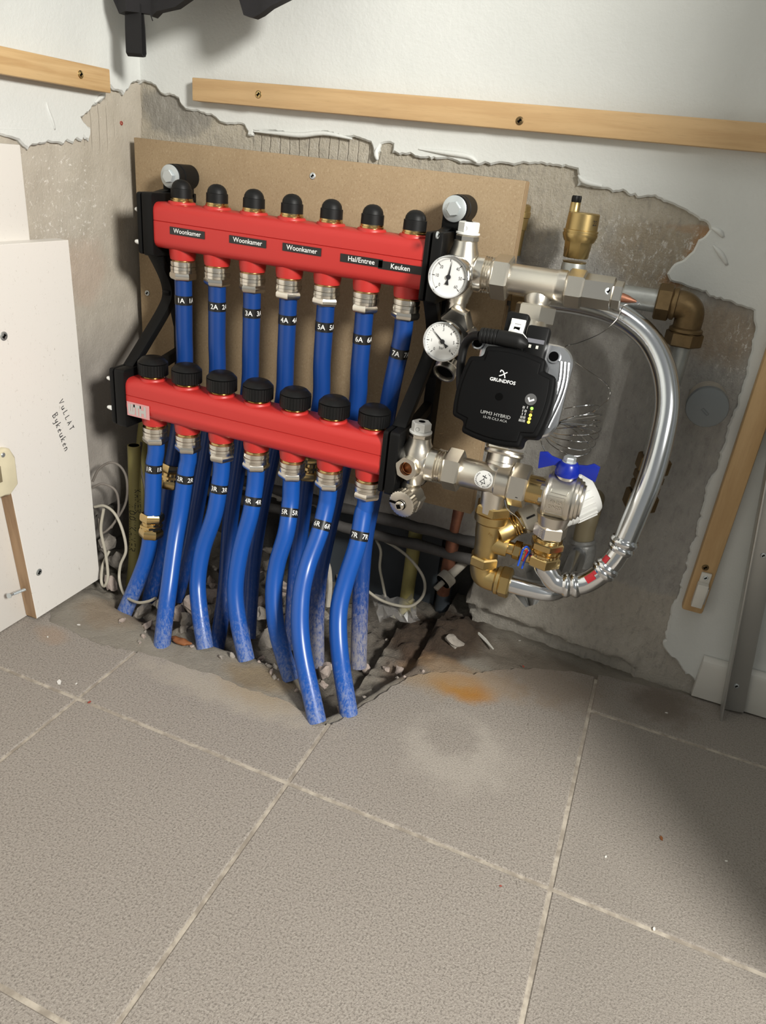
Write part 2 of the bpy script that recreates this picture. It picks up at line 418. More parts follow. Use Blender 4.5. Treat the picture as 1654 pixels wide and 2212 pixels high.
# concrete of the back wall
def concrete(name, left=False):
    k = NK(name); x, y, z = k.sep()
    n = k.noise(22, 6, .6); fine = k.noise(320, 5, .7); grain = k.noise(130, 4, .7, k.scaled((1, 1, .45)))
    if left:
        base = k.mix(n, (.40, .355, .285), (.50, .455, .385))
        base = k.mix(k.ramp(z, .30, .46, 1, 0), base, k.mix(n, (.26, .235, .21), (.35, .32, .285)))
        wz = k.math('MULTIPLY', k.ramp(k.math('ADD', k.noise(170, 7, .8, None, .4), k.math('MULTIPLY', k.blob((.0, -.16, .55), (.1, .10, .09)), .05)), .625, .66), k.ramp(z, .2, .45, .4, 1))
        base = k.mix(k.math('MULTIPLY', wz, .8), base, (.74, .70, .64))
        base = k.mix(k.math('MULTIPLY', k.blob((0, -.135, .47), (.1, .05, .05)), .3), base, (.46, .30, .22))
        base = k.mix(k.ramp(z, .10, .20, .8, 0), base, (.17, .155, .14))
        # comb ridges of tile glue above
        comb = k.math('MULTIPLY', k.blob((0, -.098, .655), (.1, .040, .032), .3, .1), k.ramp(k.math('SINE', k.math('MULTIPLY', k.math('ADD', y, k.math('MULTIPLY', n, .006)), 420)), .82, 1))
    else:
        base = k.mix(n, (.33, .32, .297), (.415, .40, .37))
        tan = k.ramp(k.math('ADD', z, k.math('MULTIPLY', k.math('SUBTRACT', n, .5), .10)), .575, .60)
        base = k.mix(tan, base, k.mix(n, (.40, .36, .285), (.48, .435, .355)))
        base = k.mix(k.math('MULTIPLY', k.blob((.06, 0, .685), (.065, 1, .032), .3, .3, 40), .85), base, k.mix(n, (.20, .19, .165), (.29, .275, .245)))
        tr = k.math('MULTIPLY', k.blob((.755, 0, .58), (.075, 1, .045), .35, .22), .9)
        base = k.mix(tr, base, k.mix(n, (.30, .25, .175), (.38, .32, .235)))
        base = k.mix(k.math('MULTIPLY', k.blob((.845, 0, .505), (.06, 1, .04)), .7), base, (.33, .25, .165))
        low = k.ramp(k.math('ADD', z, k.math('MULTIPLY', k.math('SUBTRACT', n, .5), .05)), .135, .15, 1, 0)
        base = k.mix(k.math('MULTIPLY', low, .85), base, k.mix(n, (.40, .365, .31), (.50, .465, .40)))
        for c, r, q in (((.795, 0, .59), (.018, 1, .035), .75), ((.772, 0, .555), (.016, 1, .012), .7), ((.80, 0, .615), (.05, 1, .006), .4)):
            base = k.mix(k.math('MULTIPLY', k.blob(c, r, .5, .3, 60), q), base, (.35, .175, .06))
        sp = k.ramp(k.noise(190, 7, .85, k.scaled((1, 1, .6)), .5), .545, .60)
        spm = k.math('ADD', k.blob((.80, 0, .59), (.035, 1, .04)), k.math('ADD', k.math('MULTIPLY', k.blob((.70, 0, .565), (.10, 1, .07)), .8), k.blob((.868, 0, .49), (.03, 1, .05))))
        base = k.mix(k.math('MULTIPLY', sp, k.math('MINIMUM', spm, 1.0)), base, (.68, .66, .62))
        base = k.mix(k.math('MULTIPLY', k.ramp(grain, .50, .68), .35), base, (.20, .19, .175)); base = k.mix(k.math('MULTIPLY', k.ramp(grain, .48, .32), .25), base, (.55, .53, .49))
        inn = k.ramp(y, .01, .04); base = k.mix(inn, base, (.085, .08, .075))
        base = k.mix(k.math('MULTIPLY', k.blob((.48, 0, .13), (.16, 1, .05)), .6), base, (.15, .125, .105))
        comb = k.math('MULTIPLY', k.blob((.285, 0, .655), (.10, 1, .03), .2, .05), k.ramp(k.math('SINE', k.math('MULTIPLY', k.math('ADD', x, k.math('MULTIPLY', n, .012)), 430)), .86, 1))
    base = k.mix(k.math('MULTIPLY', k.ramp(fine, .6, .75), .35), base, (.12, .11, .10))
    base = k.mix(k.math('MULTIPLY', comb, .35), base, (.22, .19, .15))
    k.col(base).set(k.ramp(n, .3, .7, .55, .8))
    k.bump(k.math('ADD', k.math('ADD', k.math('MULTIPLY', grain, 1.0), fine), k.math('MULTIPLY', comb, -1.6)), .35 if left else .7, .003)
    return k.mat
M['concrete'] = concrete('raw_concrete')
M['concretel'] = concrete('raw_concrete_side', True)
# floor screed, dirt and rubble dust
k = NK('screed_dirt'); x, y, z = k.sep()
n = k.noise(45, 6, .65); fine = k.noise(420, 5, .75); mid = k.noise(140, 5, .7)
c = k.mix(n, (.30, .265, .215), (.44, .40, .335))
c = k.mix(k.math('MULTIPLY', k.ramp(z, -.045, -.012, 1, 0), .75), c, k.mix(mid, (.042, .034, .027), (.19, .165, .138)))  # browner pit soil, with painted shade deepening towards the bottom
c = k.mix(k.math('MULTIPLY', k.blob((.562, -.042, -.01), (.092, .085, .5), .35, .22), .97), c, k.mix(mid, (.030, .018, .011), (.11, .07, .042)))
c = k.mix(k.math('MULTIPLY', k.blob((.55, -.14, 0), (.04, .06, .2)), .6), c, (.16, .095, .06))
c = k.mix(k.math('MULTIPLY', k.blob((.60, -.125, 0), (.07, .025, .2)), .6), c, (.42, .26, .13))
c = k.mix(k.math('MULTIPLY', k.blob((.38, -.275, 0), (.06, .03, .1)), .7), c, (.33, .24, .13))
c = k.mix(k.math('MULTIPLY', k.blob((.11, -.25, 0), (.06, .045, .1)), .5), c, (.36, .25, .15))
c = k.mix(k.math('MULTIPLY', k.blob((.73, -.06, 0), (.12, .05, .1)), .5), c, (.20, .15, .105))
c = k.mix(k.ramp(fine, .68, .74, 0, .5), c, (.62, .58, .52)); c = k.mix(k.ramp(mid, .62, .8, 0, .6), c, (.11, .095, .08))
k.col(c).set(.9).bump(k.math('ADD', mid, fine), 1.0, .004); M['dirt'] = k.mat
k = NK('rubble_stone'); n = k.noise(90, 5, .65); c = k.mix(n, (.19, .165, .14), (.38, .345, .30)); k.col(k.mix(k.ramp(k.noise(300, 3), .6, .75, 0, .6), c, (.15, .13, .11))).set(.9).bump(k.noise(200, 5, .7), .5, .002); M['rubble'] = k.mat
k = NK('rubble_pink'); n = k.noise(110, 5, .65); k.col(k.mix(n, (.27, .205, .17), (.46, .395, .355))).set(.9).bump(k.noise(220, 5, .7), .5, .002); M['rubblep'] = k.mat
# grout
k = NK('grout'); n = k.noise(60, 5, .6); k.col(k.mix(k.ramp(n, .35, .7), (.25, .215, .175), (.46, .41, .34))).set(.85).bump(k.noise(300, 4), .3, .001); M['grout'] = k.mat
# unglazed tile
k = NK('speckled_tile'); x, y, z = k.sep()
big = k.noise(5, 4); g = k.noise(470, 4, .65); g2 = k.noise(800, 3, .7)
c = k.mix(big, (.30, .266, .232), (.34, .303, .265))
c = k.mix(k.ramp(g, .50, .64, 0, .75), c, (.145, .125, .106)); c = k.mix(k.ramp(g, .47, .34, 0, .5), c, (.47, .43, .38)); c = k.mix(k.ramp(g2, .60, .70, 0, .6), c, (.09, .08, .07))
c = k.mix(k.math('MULTIPLY', k.blob((.639, -.16, 0), (.050, .032, 1), .55, .22, 40), 1.0), c, k.mix(k.noise(70, 4), (.36, .13, .008), (.42, .21, .035)))
c = k.mix(k.math('MULTIPLY', k.blob((.60, -.165, 0), (.06, .035, 1), .7, .3, 40), .55), c, (.34, .22, .10))
c = k.mix(k.math('MULTIPLY', k.blob((.62, -.13, 0), (.13, .04, 1), .6, .35, 40), .65), c, (.36, .26, .165))
ring = k.math('MULTIPLY', k.blob((.668, -.285, 0), (.075, .07, 1), .5, .3, 30), k.math('SUBTRACT', 1.0, k.blob((.655, -.262, 0), (.042, .04, 1), .5, .35, 45)))
c = k.mix(k.math('MULTIPLY', ring, .28), c, (.56, .51, .445))
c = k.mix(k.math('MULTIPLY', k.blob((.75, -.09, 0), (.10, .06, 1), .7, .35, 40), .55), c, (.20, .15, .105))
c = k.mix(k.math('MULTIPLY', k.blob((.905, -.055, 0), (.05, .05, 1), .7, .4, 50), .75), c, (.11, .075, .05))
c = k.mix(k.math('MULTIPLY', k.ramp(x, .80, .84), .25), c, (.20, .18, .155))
c = k.mix(k.math('MULTIPLY', k.blob((.36, -.325, 0), (.16, .03, 1), .6, .4, 50), .6), c, (.42, .37, .30))
c = k.mix(k.math('MULTIPLY', k.blob((.40, -.30, 0), (.07, .04, 1), .7, .3, 40), .5), c, (.34, .25, .14))
c = k.mix(k.math('MULTIPLY', k.blob((.08, -.34, 0), (.03, .02, 1)), .3), c, (.40, .24, .13))
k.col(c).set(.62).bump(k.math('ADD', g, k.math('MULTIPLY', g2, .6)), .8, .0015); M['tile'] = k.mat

# ================================================================= SETTING
def fbm(p, s=1.0, o=4):
    return mnoise.fractal(V(p) * s, .9, 2.1, o, noise_basis='PERLIN_ORIGINAL')
def inside(poly, x, y):
    c = False; n = len(poly)
    for i in range(n):
        x1, y1 = poly[i]; x2, y2 = poly[(i + 1) % n]
        if (y1 > y) != (y2 > y) and x < (x2 - x1) * (y - y1) / (y2 - y1 + 1e-12) + x1: c = not c
    return c
def frange(a, b, s): n = max(1, round((b - a) / s)); return [a + (b - a) * i / n for i in range(n + 1)]
def edge_dist(poly, x, y):
    m = 9; n = len(poly)
    for i in range(n):
        x1, y1 = poly[i]; x2, y2 = poly[(i + 1) % n]; dx, dy = x2 - x1, y2 - y1
        t = ((x - x1) * dx + (y - y1) * dy) / (dx * dx + dy * dy + 1e-12); t = 0 if t < 0 else 1 if t > 1 else t
        q = (x - x1 - t * dx) ** 2 + (y - y1 - t * dy) ** 2
        if q < m: m = q
    m = math.sqrt(m); return m if inside(poly, x, y) else -m
# back wall: rough concrete surface with the broken-out duct at its foot
HOLE = [(.045, -.2), (.045, .10), (.10, .125), (.2, .118), (.30, .122), (.40, .13), (.48, .145), (.585, .13), (.597, .08), (.585, .035), (.60, .0), (.60, -.2)]
HOLE = jag(HOLE, .012, .005, True, 4)
xs = frange(-.06, .0, .03) + frange(.006, 1.10, .0055) + [1.3, 1.7, 2.4]
zs = frange(-.12, .70, .0055) + frange(.75, 1.2, .09) + [1.7, 2.45]
mb = MB(); vs = []; fs = []
for z in zs:
    for x in xs:
        y = .0
        if x < 1.12 and z < .74:
            y = -.0012 + .0022 * fbm((x, 0, z), 18, 4)
            if .575 < x < .86 and z < .09:           # crumbled foot of the wall behind a crack
                cz = .034 - (x - .60) * .085 + .006 * fbm((x, 1, 0), 40)
                s_ = max(0, min(1, (cz - z) / .009 + .5)); s_ = s_ * s_ * (3 - 2 * s_)
                y += s_ * (.011 + .003 * fbm((x, 5, z), 60)) - (1 - s_) * .006 * max(0, 1 - (z - cz) / .05) + .0015 * fbm((x, 8, z), 90)
            if x < .66 and z < .20:
                d_ = edge_dist(HOLE, x, z)
                if d_ > -.007:
                    q_ = max(0, min(1, (d_ + .006) / .012)); q_ = q_ * q_ * (3 - 2 * q_); y = y * (1 - q_) + q_ * (.085 + .006 * fbm((x, 3, z), 30))
        vs.append((x, y, z))
nx = len(xs)
for j in range(len(zs) - 1):
    for i in range(nx - 1):
        fs.append((j * nx + i, j * nx + i + 1, (j + 1) * nx + i + 1, (j + 1) * nx + i))
mb.add(vs, fs)
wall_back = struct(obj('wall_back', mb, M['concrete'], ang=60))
# left wall
ys = [-2.6, -1.6, -1.0, -.7, -.5] + frange(-.45, .03, .0055)
zl = frange(-.12, .73, .0055) + [.9, 1.3, 2.45]
mb = MB(); vs = []; fs = []
for z in zl:
    for y in ys:
        x = 0
        if y > -.46 and z < .74:
            x = .001 + .002 * fbm((0, y, z), 18)
            if z < .2 and y > -.23:                   # rough bulge above a dark gap
                top = .13 + .02 * fbm((9, y, 0), 20)
                b = math.exp(-((z - top) / .03) ** 2) * .012
                x += b + .006 * fbm((4, y, z), 25) * max(0, 1 - z / .2)
                if z < top - .04: x = -.035 + .008 * fbm((4, y, z), 30)
        vs.append((x, y, z))
ny = len(ys)
for j in range(len(zl) - 1):
    for i in range(ny - 1):
        fs.append((j * ny + i, j * ny + i + 1, (j + 1) * ny + i + 1, (j + 1) * ny + i))
mb.add(vs, fs)
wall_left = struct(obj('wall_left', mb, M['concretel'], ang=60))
# white plaster skim, broken off along a ragged lower edge
def skim(bound, far, place, name, parent, seed, th=.006):
    edge = jag(bound, .0035, .0022, False, seed); poly = edge + far; mb = MB(); N = len(poly); n = len(edge)
    bulge = [th * (1 + .35 * mnoise.noise(V((p[0] * 45, p[1] * 45, seed)))) for p in poly]
    ins = inset(poly, .0022)
    if sum(poly[i][0] * poly[(i + 1) % N][1] - poly[(i + 1) % N][0] * poly[i][1] for i in range(N)) < 0: ins = inset(poly, -.0022)
    A = [place(p[0], p[1], -.001) for p in poly]
    B = [place(p[0], p[1], b * .62) for p, b in zip(poly, bulge)]
    C2 = [place(q[0], q[1], b) for q, b in zip(ins, bulge)]
    mb.add(A + B + C2, [(r * N + i, r * N + (i + 1) % N, (r + 1) * N + (i + 1) % N, (r + 1) * N + i) for r in (0, 1) for i in range(N)] + [tuple(2 * N + i for i in range(N))])
    return obj(name, mb, M['plaster'], parent, ang=30)
bpx = [(305, 183), (312, 176), (335, 186), (352, 205), (385, 213), (396, 232), (420, 240), (460, 252), (480, 266), (520, 268), (530, 278), (533, 292), (545, 293), (548, 284), (600, 286), (640, 294), (690, 288), (730, 292), (770, 298), (800, 308), (805, 330), (812, 338), (822, 312), (848, 312), (846, 330), (880, 334), (930, 345), (1000, 352), (1065, 355), (1130, 352), (1200, 358), (1246, 366), (1246, 402), (1290, 407), (1370, 421), (1440, 437), (1470, 450), (1500, 467), (1530, 487), (1532, 497), (1508, 518), (1500, 535), (1478, 560), (1450, 577), (1440, 592), (1447, 607), (1490, 622), (1540, 642), (1590, 660), (1628, 672), (1630, 700), (1628, 730), (1615, 790), (1600, 850), (1578, 905), (1555, 985), (1545, 1020), (1528, 1045), (1515, 1100), (1498, 1170), (1480, 1218), (1477, 1240), (1463, 1290), (1450, 1310), (1445, 1340), (1432, 1385), (1432, 1398), (1450, 1420), (1470, 1440), (1480, 1458), (1492, 1462)]
bound = [(p.x, p.z) for p in (on_y(a, b, -.006) for a, b in bpx)]
bound[0] = (-.002, bound[0][1]); bound = bound + [(.955, .004)]
skim(bound, [(2.4, .004), (2.4, 2.45), (-.002, 2.45)], lambda a, b, h: V((a, -h - .0005, b)), 'plaster_layer', wall_back, 1)
lpx = [(0, 292), (25, 298), (40, 303), (52, 316), (62, 324), (70, 314), (90, 312), (105, 306), (118, 309), (140, 312), (146, 304), (160, 311), (166, 300), (178, 306), (182, 296), (194, 306), (197, 292), (195, 275), (180, 262), (176, 254), (195, 240), (214, 222), (229, 208), (232, 196), (238, 186), (244, 194), (262, 198), (268, 206), (275, 196), (284, 182), (296, 176), (306, 178)]
lb = [(p.y, p.z) for p in (on_x(a, b, .006) for a, b in lpx)]
lb = [(-2.6, lb[0][1]), (-.5, lb[0][1])] + lb; lb[-1] = (-.0005, lb[-1][1])
skim(lb, [(-.0005, 2.45), (-2.6, 2.45)], lambda a, b, h: V((h + .0005, a, b)), 'plaster_layer', wall_left, 5)

# trowel smears left on the skim
def smear(parent, pts, nrm, r):
    mb = MB(); P = catmull(pts, 4); n_ = len(P); mb.tube(P, [r * (.25 + math.sin(math.pi * (i + .3) / (n_ + .6))) for i in range(n_)], 8)
    obj('plaster_smear', mb, M['plaster'], parent, ang=80)
smear(wall_left, [on_x(a, b, .0065) for a, b in ((100, 220), (104, 240), (112, 262), (118, 280))], None, .0022)
smear(wall_left, [on_x(a, b, .0065) for a, b in ((205, 222), (215, 212), (226, 206))], None, .0025)
for L in (((1540, 530), (1556, 548), (1570, 572)), ((1536, 492), (1552, 500), (1562, 512)), ((905, 322), (960, 330), (1010, 338), (1030, 350)), ((1248, 378), (1262, 392), (1300, 402)), ((815, 318), (812, 332), (815, 346)), ((548, 284), (600, 288), (650, 292), (700, 288), (760, 300))):
    smear(wall_back, [on_y(a, b, -.0066) for a, b in L], None, .0027)
# floor: screed with a dug-out pit, tiles on top
def yfront(x):
    P = [(-.1, -.22), (.08, -.235), (.13, -.25), (.2, -.275), (.28, -.252), (.34, -.243), (.42, -.255), (.485, -.318), (.515, -.285), (.54, -.21), (.57, -.14), (.62, -.105), (.8, -.03), (3, -.03)]
    for (x0, y0), (x1, y1) in zip(P, P[1:]):
        if x <= x1: return y0 + (y1 - y0) * (x - x0) / (x1 - x0)
    return 0
def ground(x, y):
    f = yfront(x); d = (y - f)
    z = -.0035 + .0022 * fbm((x, y, 0), 30, 4)
    if d > -.02 and y > -.4:
        m = max(0, min(1, (d + .004) / .05)); m = m * m * (3 - 2 * m)
        dep = .040 if x < .5 else (.024 if x < .56 else .006)
        if x < .09: dep = .02
        if x > .62: dep = .004
        z -= dep * m
        z += m * (.011 * fbm((x, y, 2), 26, 5) + .004 * fbm((x, y, 7), 90, 3)) * (1 if x < .62 else .4)
        z += .024 * math.exp(-((x - .575) / .055) ** 2 - ((y + .045) / .04) ** 2)
        z += .030 * math.exp(-((x - .225) / .03) ** 2 - ((y + .225) / .02) ** 2) + .02 * math.exp(-((x - .17) / .022) ** 2 - ((y + .225) / .025) ** 2)
        if x > .59 and y > -.05: z += .012 * max(0, 1 - abs(y + .0) / .05) * max(0, 1 - max(0, x - .60) / .2)
    return z
xs = [-.1] + frange(-.04, 1.0, .005) + [1.15, 1.5, 2.4]
ys = [-2.6, -1.5, -1.0, -.7, -.5] + frange(-.44, .11, .005)
mb = MB(); vs = []; fs = []
for y in ys:
    for x in xs:
        vs.append((x, y, ground(x, y) if -.45 < y and x < 1.05 else -.0035))
nx = len(xs)
for j in range(len(ys) - 1):
    for i in range(nx - 1):
        fs.append((j * nx + i, j * nx + i + 1, (j + 1) * nx + i + 1, (j + 1) * nx + i))
mb.add(vs, fs)
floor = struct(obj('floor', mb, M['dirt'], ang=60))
G = .0022
XL = [-.0985, .2045, .5065, .8112, 1.1145, 1.418, 1.722]
YL = [-2.55, -2.246, -1.942, -1.639, -1.335, -1.032, -.7285, -.4256, -.122, .0]
def tile(poly):
    mb = MB(); mb.prism(poly, (0, 0, 0), (1, 0, 0), (0, 1, 0), .009, .0012)
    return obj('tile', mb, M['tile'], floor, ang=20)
for j in range(len(YL) - 2):
    for i in range(len(XL) - 1):
        x0, x1, y0, y1 = max(XL[i] + G, .001), XL[i + 1] - G, YL[j] + G, YL[j + 1] - G
        if j == 7:
            cut = {0: [(x1, -.313), (.17, -.321), (.138, -.324), (.09, -.317), (.054, -.316), (.04, -.30), (x0, -.28)],
                   1: [(x1, -.320), (.47, -.309), (.443, -.303), (.38, -.306), (.33, -.302), (.27, -.308), (x0, -.311)],
                   2: [(x1, -.040), (.77, -.046), (.72, -.066), (.68, -.092), (.655, -.115), (.61, -.137), (.585, -.155), (.562, -.178), (.545, -.225), (.53, -.262), (x0, -.318)]}.get(i)
            if cut:
                c2 = jag(cut, .006, .003, False, i)
                tile([(x0, y0), (x1, y0)] + c2); continue
        tile([(x0, y0), (x1, y0), (x1, y1), (x0, y1)])
x0, x1 = XL[3] + G, XL[4] - G
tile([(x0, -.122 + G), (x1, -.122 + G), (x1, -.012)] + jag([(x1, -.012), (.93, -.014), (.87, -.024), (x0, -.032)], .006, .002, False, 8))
tile([(1.1145 + G, -.122 + G), (1.418, -.122 + G), (1.418, -.012), (1.1145 + G, -.012)])
# grout strips between the tiles
mb = MB()
for a in XL[1:]: mb.box((a - G - .0006, -2.5, -.006), (a + G + .0006, -.315 if a < .6 else (-.045 if a < .9 else -.012), -.0012))
for b in YL[1:-1]: mb.box((.001 if b < -.2 else .8112, b - G - .0006, -.006), (1.72, b + G + .0006, -.0011))
obj('grout', mb, M['grout'], floor, ang=20)
# unseen wall added right of the frame to block the side lamp
mb = MB(); mb.box((1.205, -.60, 0), (2.4, -.555, 2.45)); struct(obj('shade_wall_right', mb, M['plaster']))
# skirting
mb = MB(); mb.prism([(0, .003), (.0125, .003), (.0125, .058), (.0105, .064), (.004, .068), (0, .068)], (.943, -.0068, 0), (0, -1, 0), (0, 0, 1), 1.2)
struct(obj('baseboard_back', mb, M['skirting'], bevel=.0008))

# ================================================================= helpers for fittings
def screw(parent, c, n, r=.0042, mat=None, name='screw'):
    n = V(n).normalized(); mb = MB()
    mb.lathe([(-.001, r), (.0004, r), (.0009, r * .86), (.001, r * .3)], c, n, 18)
    mb.cur = 1; u, v, _ = frame_of(n)
    for a, b in ((u, v), (v, u)): mb.obox(V(c) + n * .0009, (a + b * .35).normalized(), (b - a * .35).normalized(), n, r * .55, r * .15, .0004)  # raised black cross, painting the shade of the driver recess
    return obj(name, mb, [mat or M['zinc'], M['hole']], parent)
def knurl(mb, a, d, l, r, n=44, dep=.0007, ch=.0015):
    u, v, d = frame_of(d); a = V(a); vs = []; N = n * 2
    rings = [(0, .88), (ch, 1), (l - ch, 1), (l, .88)]
    for t, q in rings:
        for i in range(N):
            w_ = 2 * math.pi * i / N; rr = (r - (dep if i % 2 else 0)) * q
            vs.append(a + d * t + (u * math.cos(w_) + v * math.sin(w_)) * rr)
    fs = [tuple(range(N))[::-1], tuple(3 * N + i for i in range(N))]
    for j in range(3):
        for i in range(N):
            k = (i + 1) % N; fs.append((j * N + i, j * N + k, (j + 1) * N + k, (j + 1) * N + i))
    mb.add(vs, fs)
# ================================================================= BOARDS AND BATTENS
# fibreboard behind the manifolds
t = thing('fibreboard_panel', 'brown fibreboard panel screwed to the wall behind the red manifolds', 'board', (.30, -.03, .205))
mb = MB(); mb.box((.018, -.040, .2055), (.5845, -.0215, .6465)); pan = obj('panel', mb, M['mdf'], t, bevel=.0012)
mb = MB(); mb.box((.5846, -.0395, .2065), (.5852, -.022, .6455)); obj('cut_edge', mb, M['mdfedge'], t)
for px, py in ((675, 380), (318, 633), (1016, 712), (373, 930)):
    p = on_y(px, py, -.0402); screw(t, p, (0, -1, 0), .0042)
mb = MB(); mb.box((.02, -.0215, .56), (.57, -.001, .60)); mb.box((.02, -.0215, .25), (.57, -.001, .29)); obj('spacer', mb, M['mdf'], t)

def batten(name, label, lo, hi, mat, screws, n, bev=.0012):
    c = [(a + b) / 2 for a, b in zip(lo, hi)]
    t = thing(name, label, 'batten', c)
    mb = MB(); mb.box(lo, hi); obj('strip', mb, mat, t, bevel=bev)
    for p, r, m in screws: screw(t, p, n, r, m)
    return t
batten('pine_batten', 'long pale pine batten running level along the back wall above the fibreboard', (.1055, -.0235, .6995), (1.55, -.0065, .727), M['pinex'],
       [(on_y(558, 204, -.0236), .0046, M['brassm']), (on_y(1122, 261, -.0236), .0046, M['brown'])], (0, -1, 0))
batten('pine_batten', 'short grained pine batten on the left wall, ending near the corner', (.0065, -.56, .696), (.0235, -.088, .7235), M['piney'],
       [(on_x(174, 161, .0236), .0046, M['brassm'])], (1, 0, 0))
batten('pine_batten', 'upright pine batten at the right, with a white cabinet catch at its foot', (.894, -.0235, .137), (.9215, -.0065, .697), M['pinez'],
       [(on_y(1523, 1226, -.0236), .0044, M['brown'])], (0, -1, 0), .0035)
# white cabinet catch
t = thing('cabinet_catch', 'small white plastic cabinet catch at the foot of the upright batten', 'catch', (.911, -.024, .158))
mb = MB(); mb.box((.9035, -.0275, .186), (.9165, -.0236, .2015)); obj('mounting_tab', mb, M['offwhite'], t, bevel=.0008)
mb = MB(); mb.box((.9025, -.036, .152), (.9165, -.0236, .187)); obj('catch_body', mb, M['offwhite'], t, bevel=.0012)
mb = MB(); mb.box((.9168, -.031, .157), (.9185, -.0236, .181)); obj('striker', mb, M['aluprof'], t, bevel=.0004)
screw(t, (.910, -.0277, .195), (0, -1, 0), .0033)
mb = MB(); mb.lathe([(0, .0034), (.001, .003)], (.9095, -.030, .1518), (0, 0, -1), 14); obj('screw_tip', mb, M['brown'], t)

# white boards on the left wall
t = thing('wall_board', 'flat white board lying flush against the left wall, at the frame edge', 'board', (.009, -.5, 0))
mb = MB(); mb.box((.0015, -.95, .0015), (.018, -.2445, .6255)); obj('panel', mb, M['board'], t, bevel=.0008)
t = thing('wall_board', 'raised white board with handwriting, screwed over the flush white board', 'board', (.028, -.3, .004))
pb = on_x(80, 1335, .038); pn = on_x(22, 1052, .038); ptr = on_x(148, 518, .038); pbr = on_x(216, 1252, .038)
poly = [(pb.y, .0035), (pbr.y, .0035), (ptr.y, .519), (-.95, .519), (-.95, pn.z), (pn.y, pn.z)]
mb = MB(); mb.prism(poly, (.038, 0, 0), (0, 1, 0), (0, 0, 1), .0197, .0006); pan = obj('panel', mb, M['board'], t, ang=20)
mb = MB(); q = [(pb.y - .0003, .004), (pn.y - .0003, pn.z - .0005)]
mb.add([(.0186, q[0][0], q[0][1]), (.0376, q[0][0], q[0][1]), (.0376, q[1][0], q[1][1]), (.0186, q[1][0], q[1][1]), (.0186, q[0][0] - .0006, q[0][1]), (.0376, q[0][0] - .0006, q[0][1]), (.0376, q[1][0] - .0006, q[1][1]), (.0186, q[1][0] - .0006, q[1][1])],
       [(0, 1, 2, 3), (7, 6, 5, 4), (0, 4, 5, 1), (1, 5, 6, 2), (2, 6, 7, 3), (3, 7, 4, 0)])
o = obj('cut_edge', mb, M['edgewood'], t); o['label'] = 'bare plywood edge of the raised board'
for px, py, r in ((8, 726, .0055), (84, 1236, .0052)):
    screw(t, on_x(px, py, .0381), (1, 0, 0), r, M['greysteel'])
a = on_x(127, 868, .0383); b = on_x(160, 952, .0383); u = (b - a).normalized(); v = V((0, -u.z, u.y)); v = v if v.y > 0 else -v
mb = MB(); pl = flat_place(a, u, v); hand(mb, 'VuLLAT', pl, .0080, .00050, .62)
a = on_x(113, 898, .0383); b = on_x(146, 992, .0383); u = (b - a).normalized(); v = V((0, -u.z, u.y)); v = v if v.y > 0 else -v
pl = flat_place(a, u, v); hand(mb, 'Bykeuken', pl, .0094, .00050, .42)
obj('handwriting', mb, M['ink'], t)
# screw sticking out of the cut edge
t = thing('loose_screw', 'steel screw sticking out of the plywood edge at the lower left', 'screw', on_x(62, 1270, .028))
a = on_x(62, 1270, .026); b = on_x(22, 1286, .034); d = (b - a); mb = MB()
mb.tube([a, b], .0016, 8); L = d.length
for i in range(14): mb.torus(a + d * (i / 16), d, .0018, .0004, 10, 5)
mb.lathe([(0, .0017), (.003, .0038), (.0038, .0038)], b - d.normalized() * .001, d, 14); obj('shank', mb, M['zinc'], t)
# yellowed plastic clip box
t = thing('cable_clip', 'yellowed plastic clip box fixed at the left edge of the frame', 'clip', (.03, -.35, .22))
A = [on_x(a, b, .036) for a, b in ((0, 965), (10, 966), (22, 984), (29, 1042), (12, 1066), (0, 1068))]
poly = [(p.y, p.z) for p in A] + [(-.40, A[-1].z), (-.40, A[0].z)]
mb = MB(); mb.prism(poly, (.046, 0, 0), (0, 1, 0), (0, 0, 1), .0275, .0025); body = obj('clip_body', mb, M['cream'], t, bevel=.0008)
mb = MB(); p = on_x(7, 983, .0462); mb.lathe([(0, .0032), (.0008, .0022)], p, (1, 0, 0), 14); obj('rivet', mb, M['greysteel'], t)
mb = MB(); p0 = on_x(0, 1030, .0462); mb.box((.0455, p0.y - .02, p0.z - .008), (.0466, p0.y + .003, p0.z + .014)); obj('slot', mb, M['tan'], t, bevel=.001)

# leaning aluminium angle profile
t = thing('aluminium_profile', 'aluminium angle profile leaning against the right end of the back wall', 'profile', (1.0, -.03, 0))
A = V((.984, -.0245, .001)); up = V((-.137, 0, 1)).normalized(); rt = V((1, 0, .137)).normalized()
mb = MB(); mb.obox(A + up * .3 + rt * .0145, rt, up, (0, 1, 0), .0145, .30, .0011); obj('face', mb, M['aluprof'], t, bevel=.0003)
mb = MB(); mb.obox(A + up * .297 + V((0, -.0145, 0)), rt, up, (0, 1, 0), .0011, .302, .0152); obj('flange', mb, M['aluprof'], t, bevel=.0003)
for px, py in ((1590, 1482), (1648, 1200)): screw(t, on_y(px, py, -.0257), (0, -1, 0), .0035)

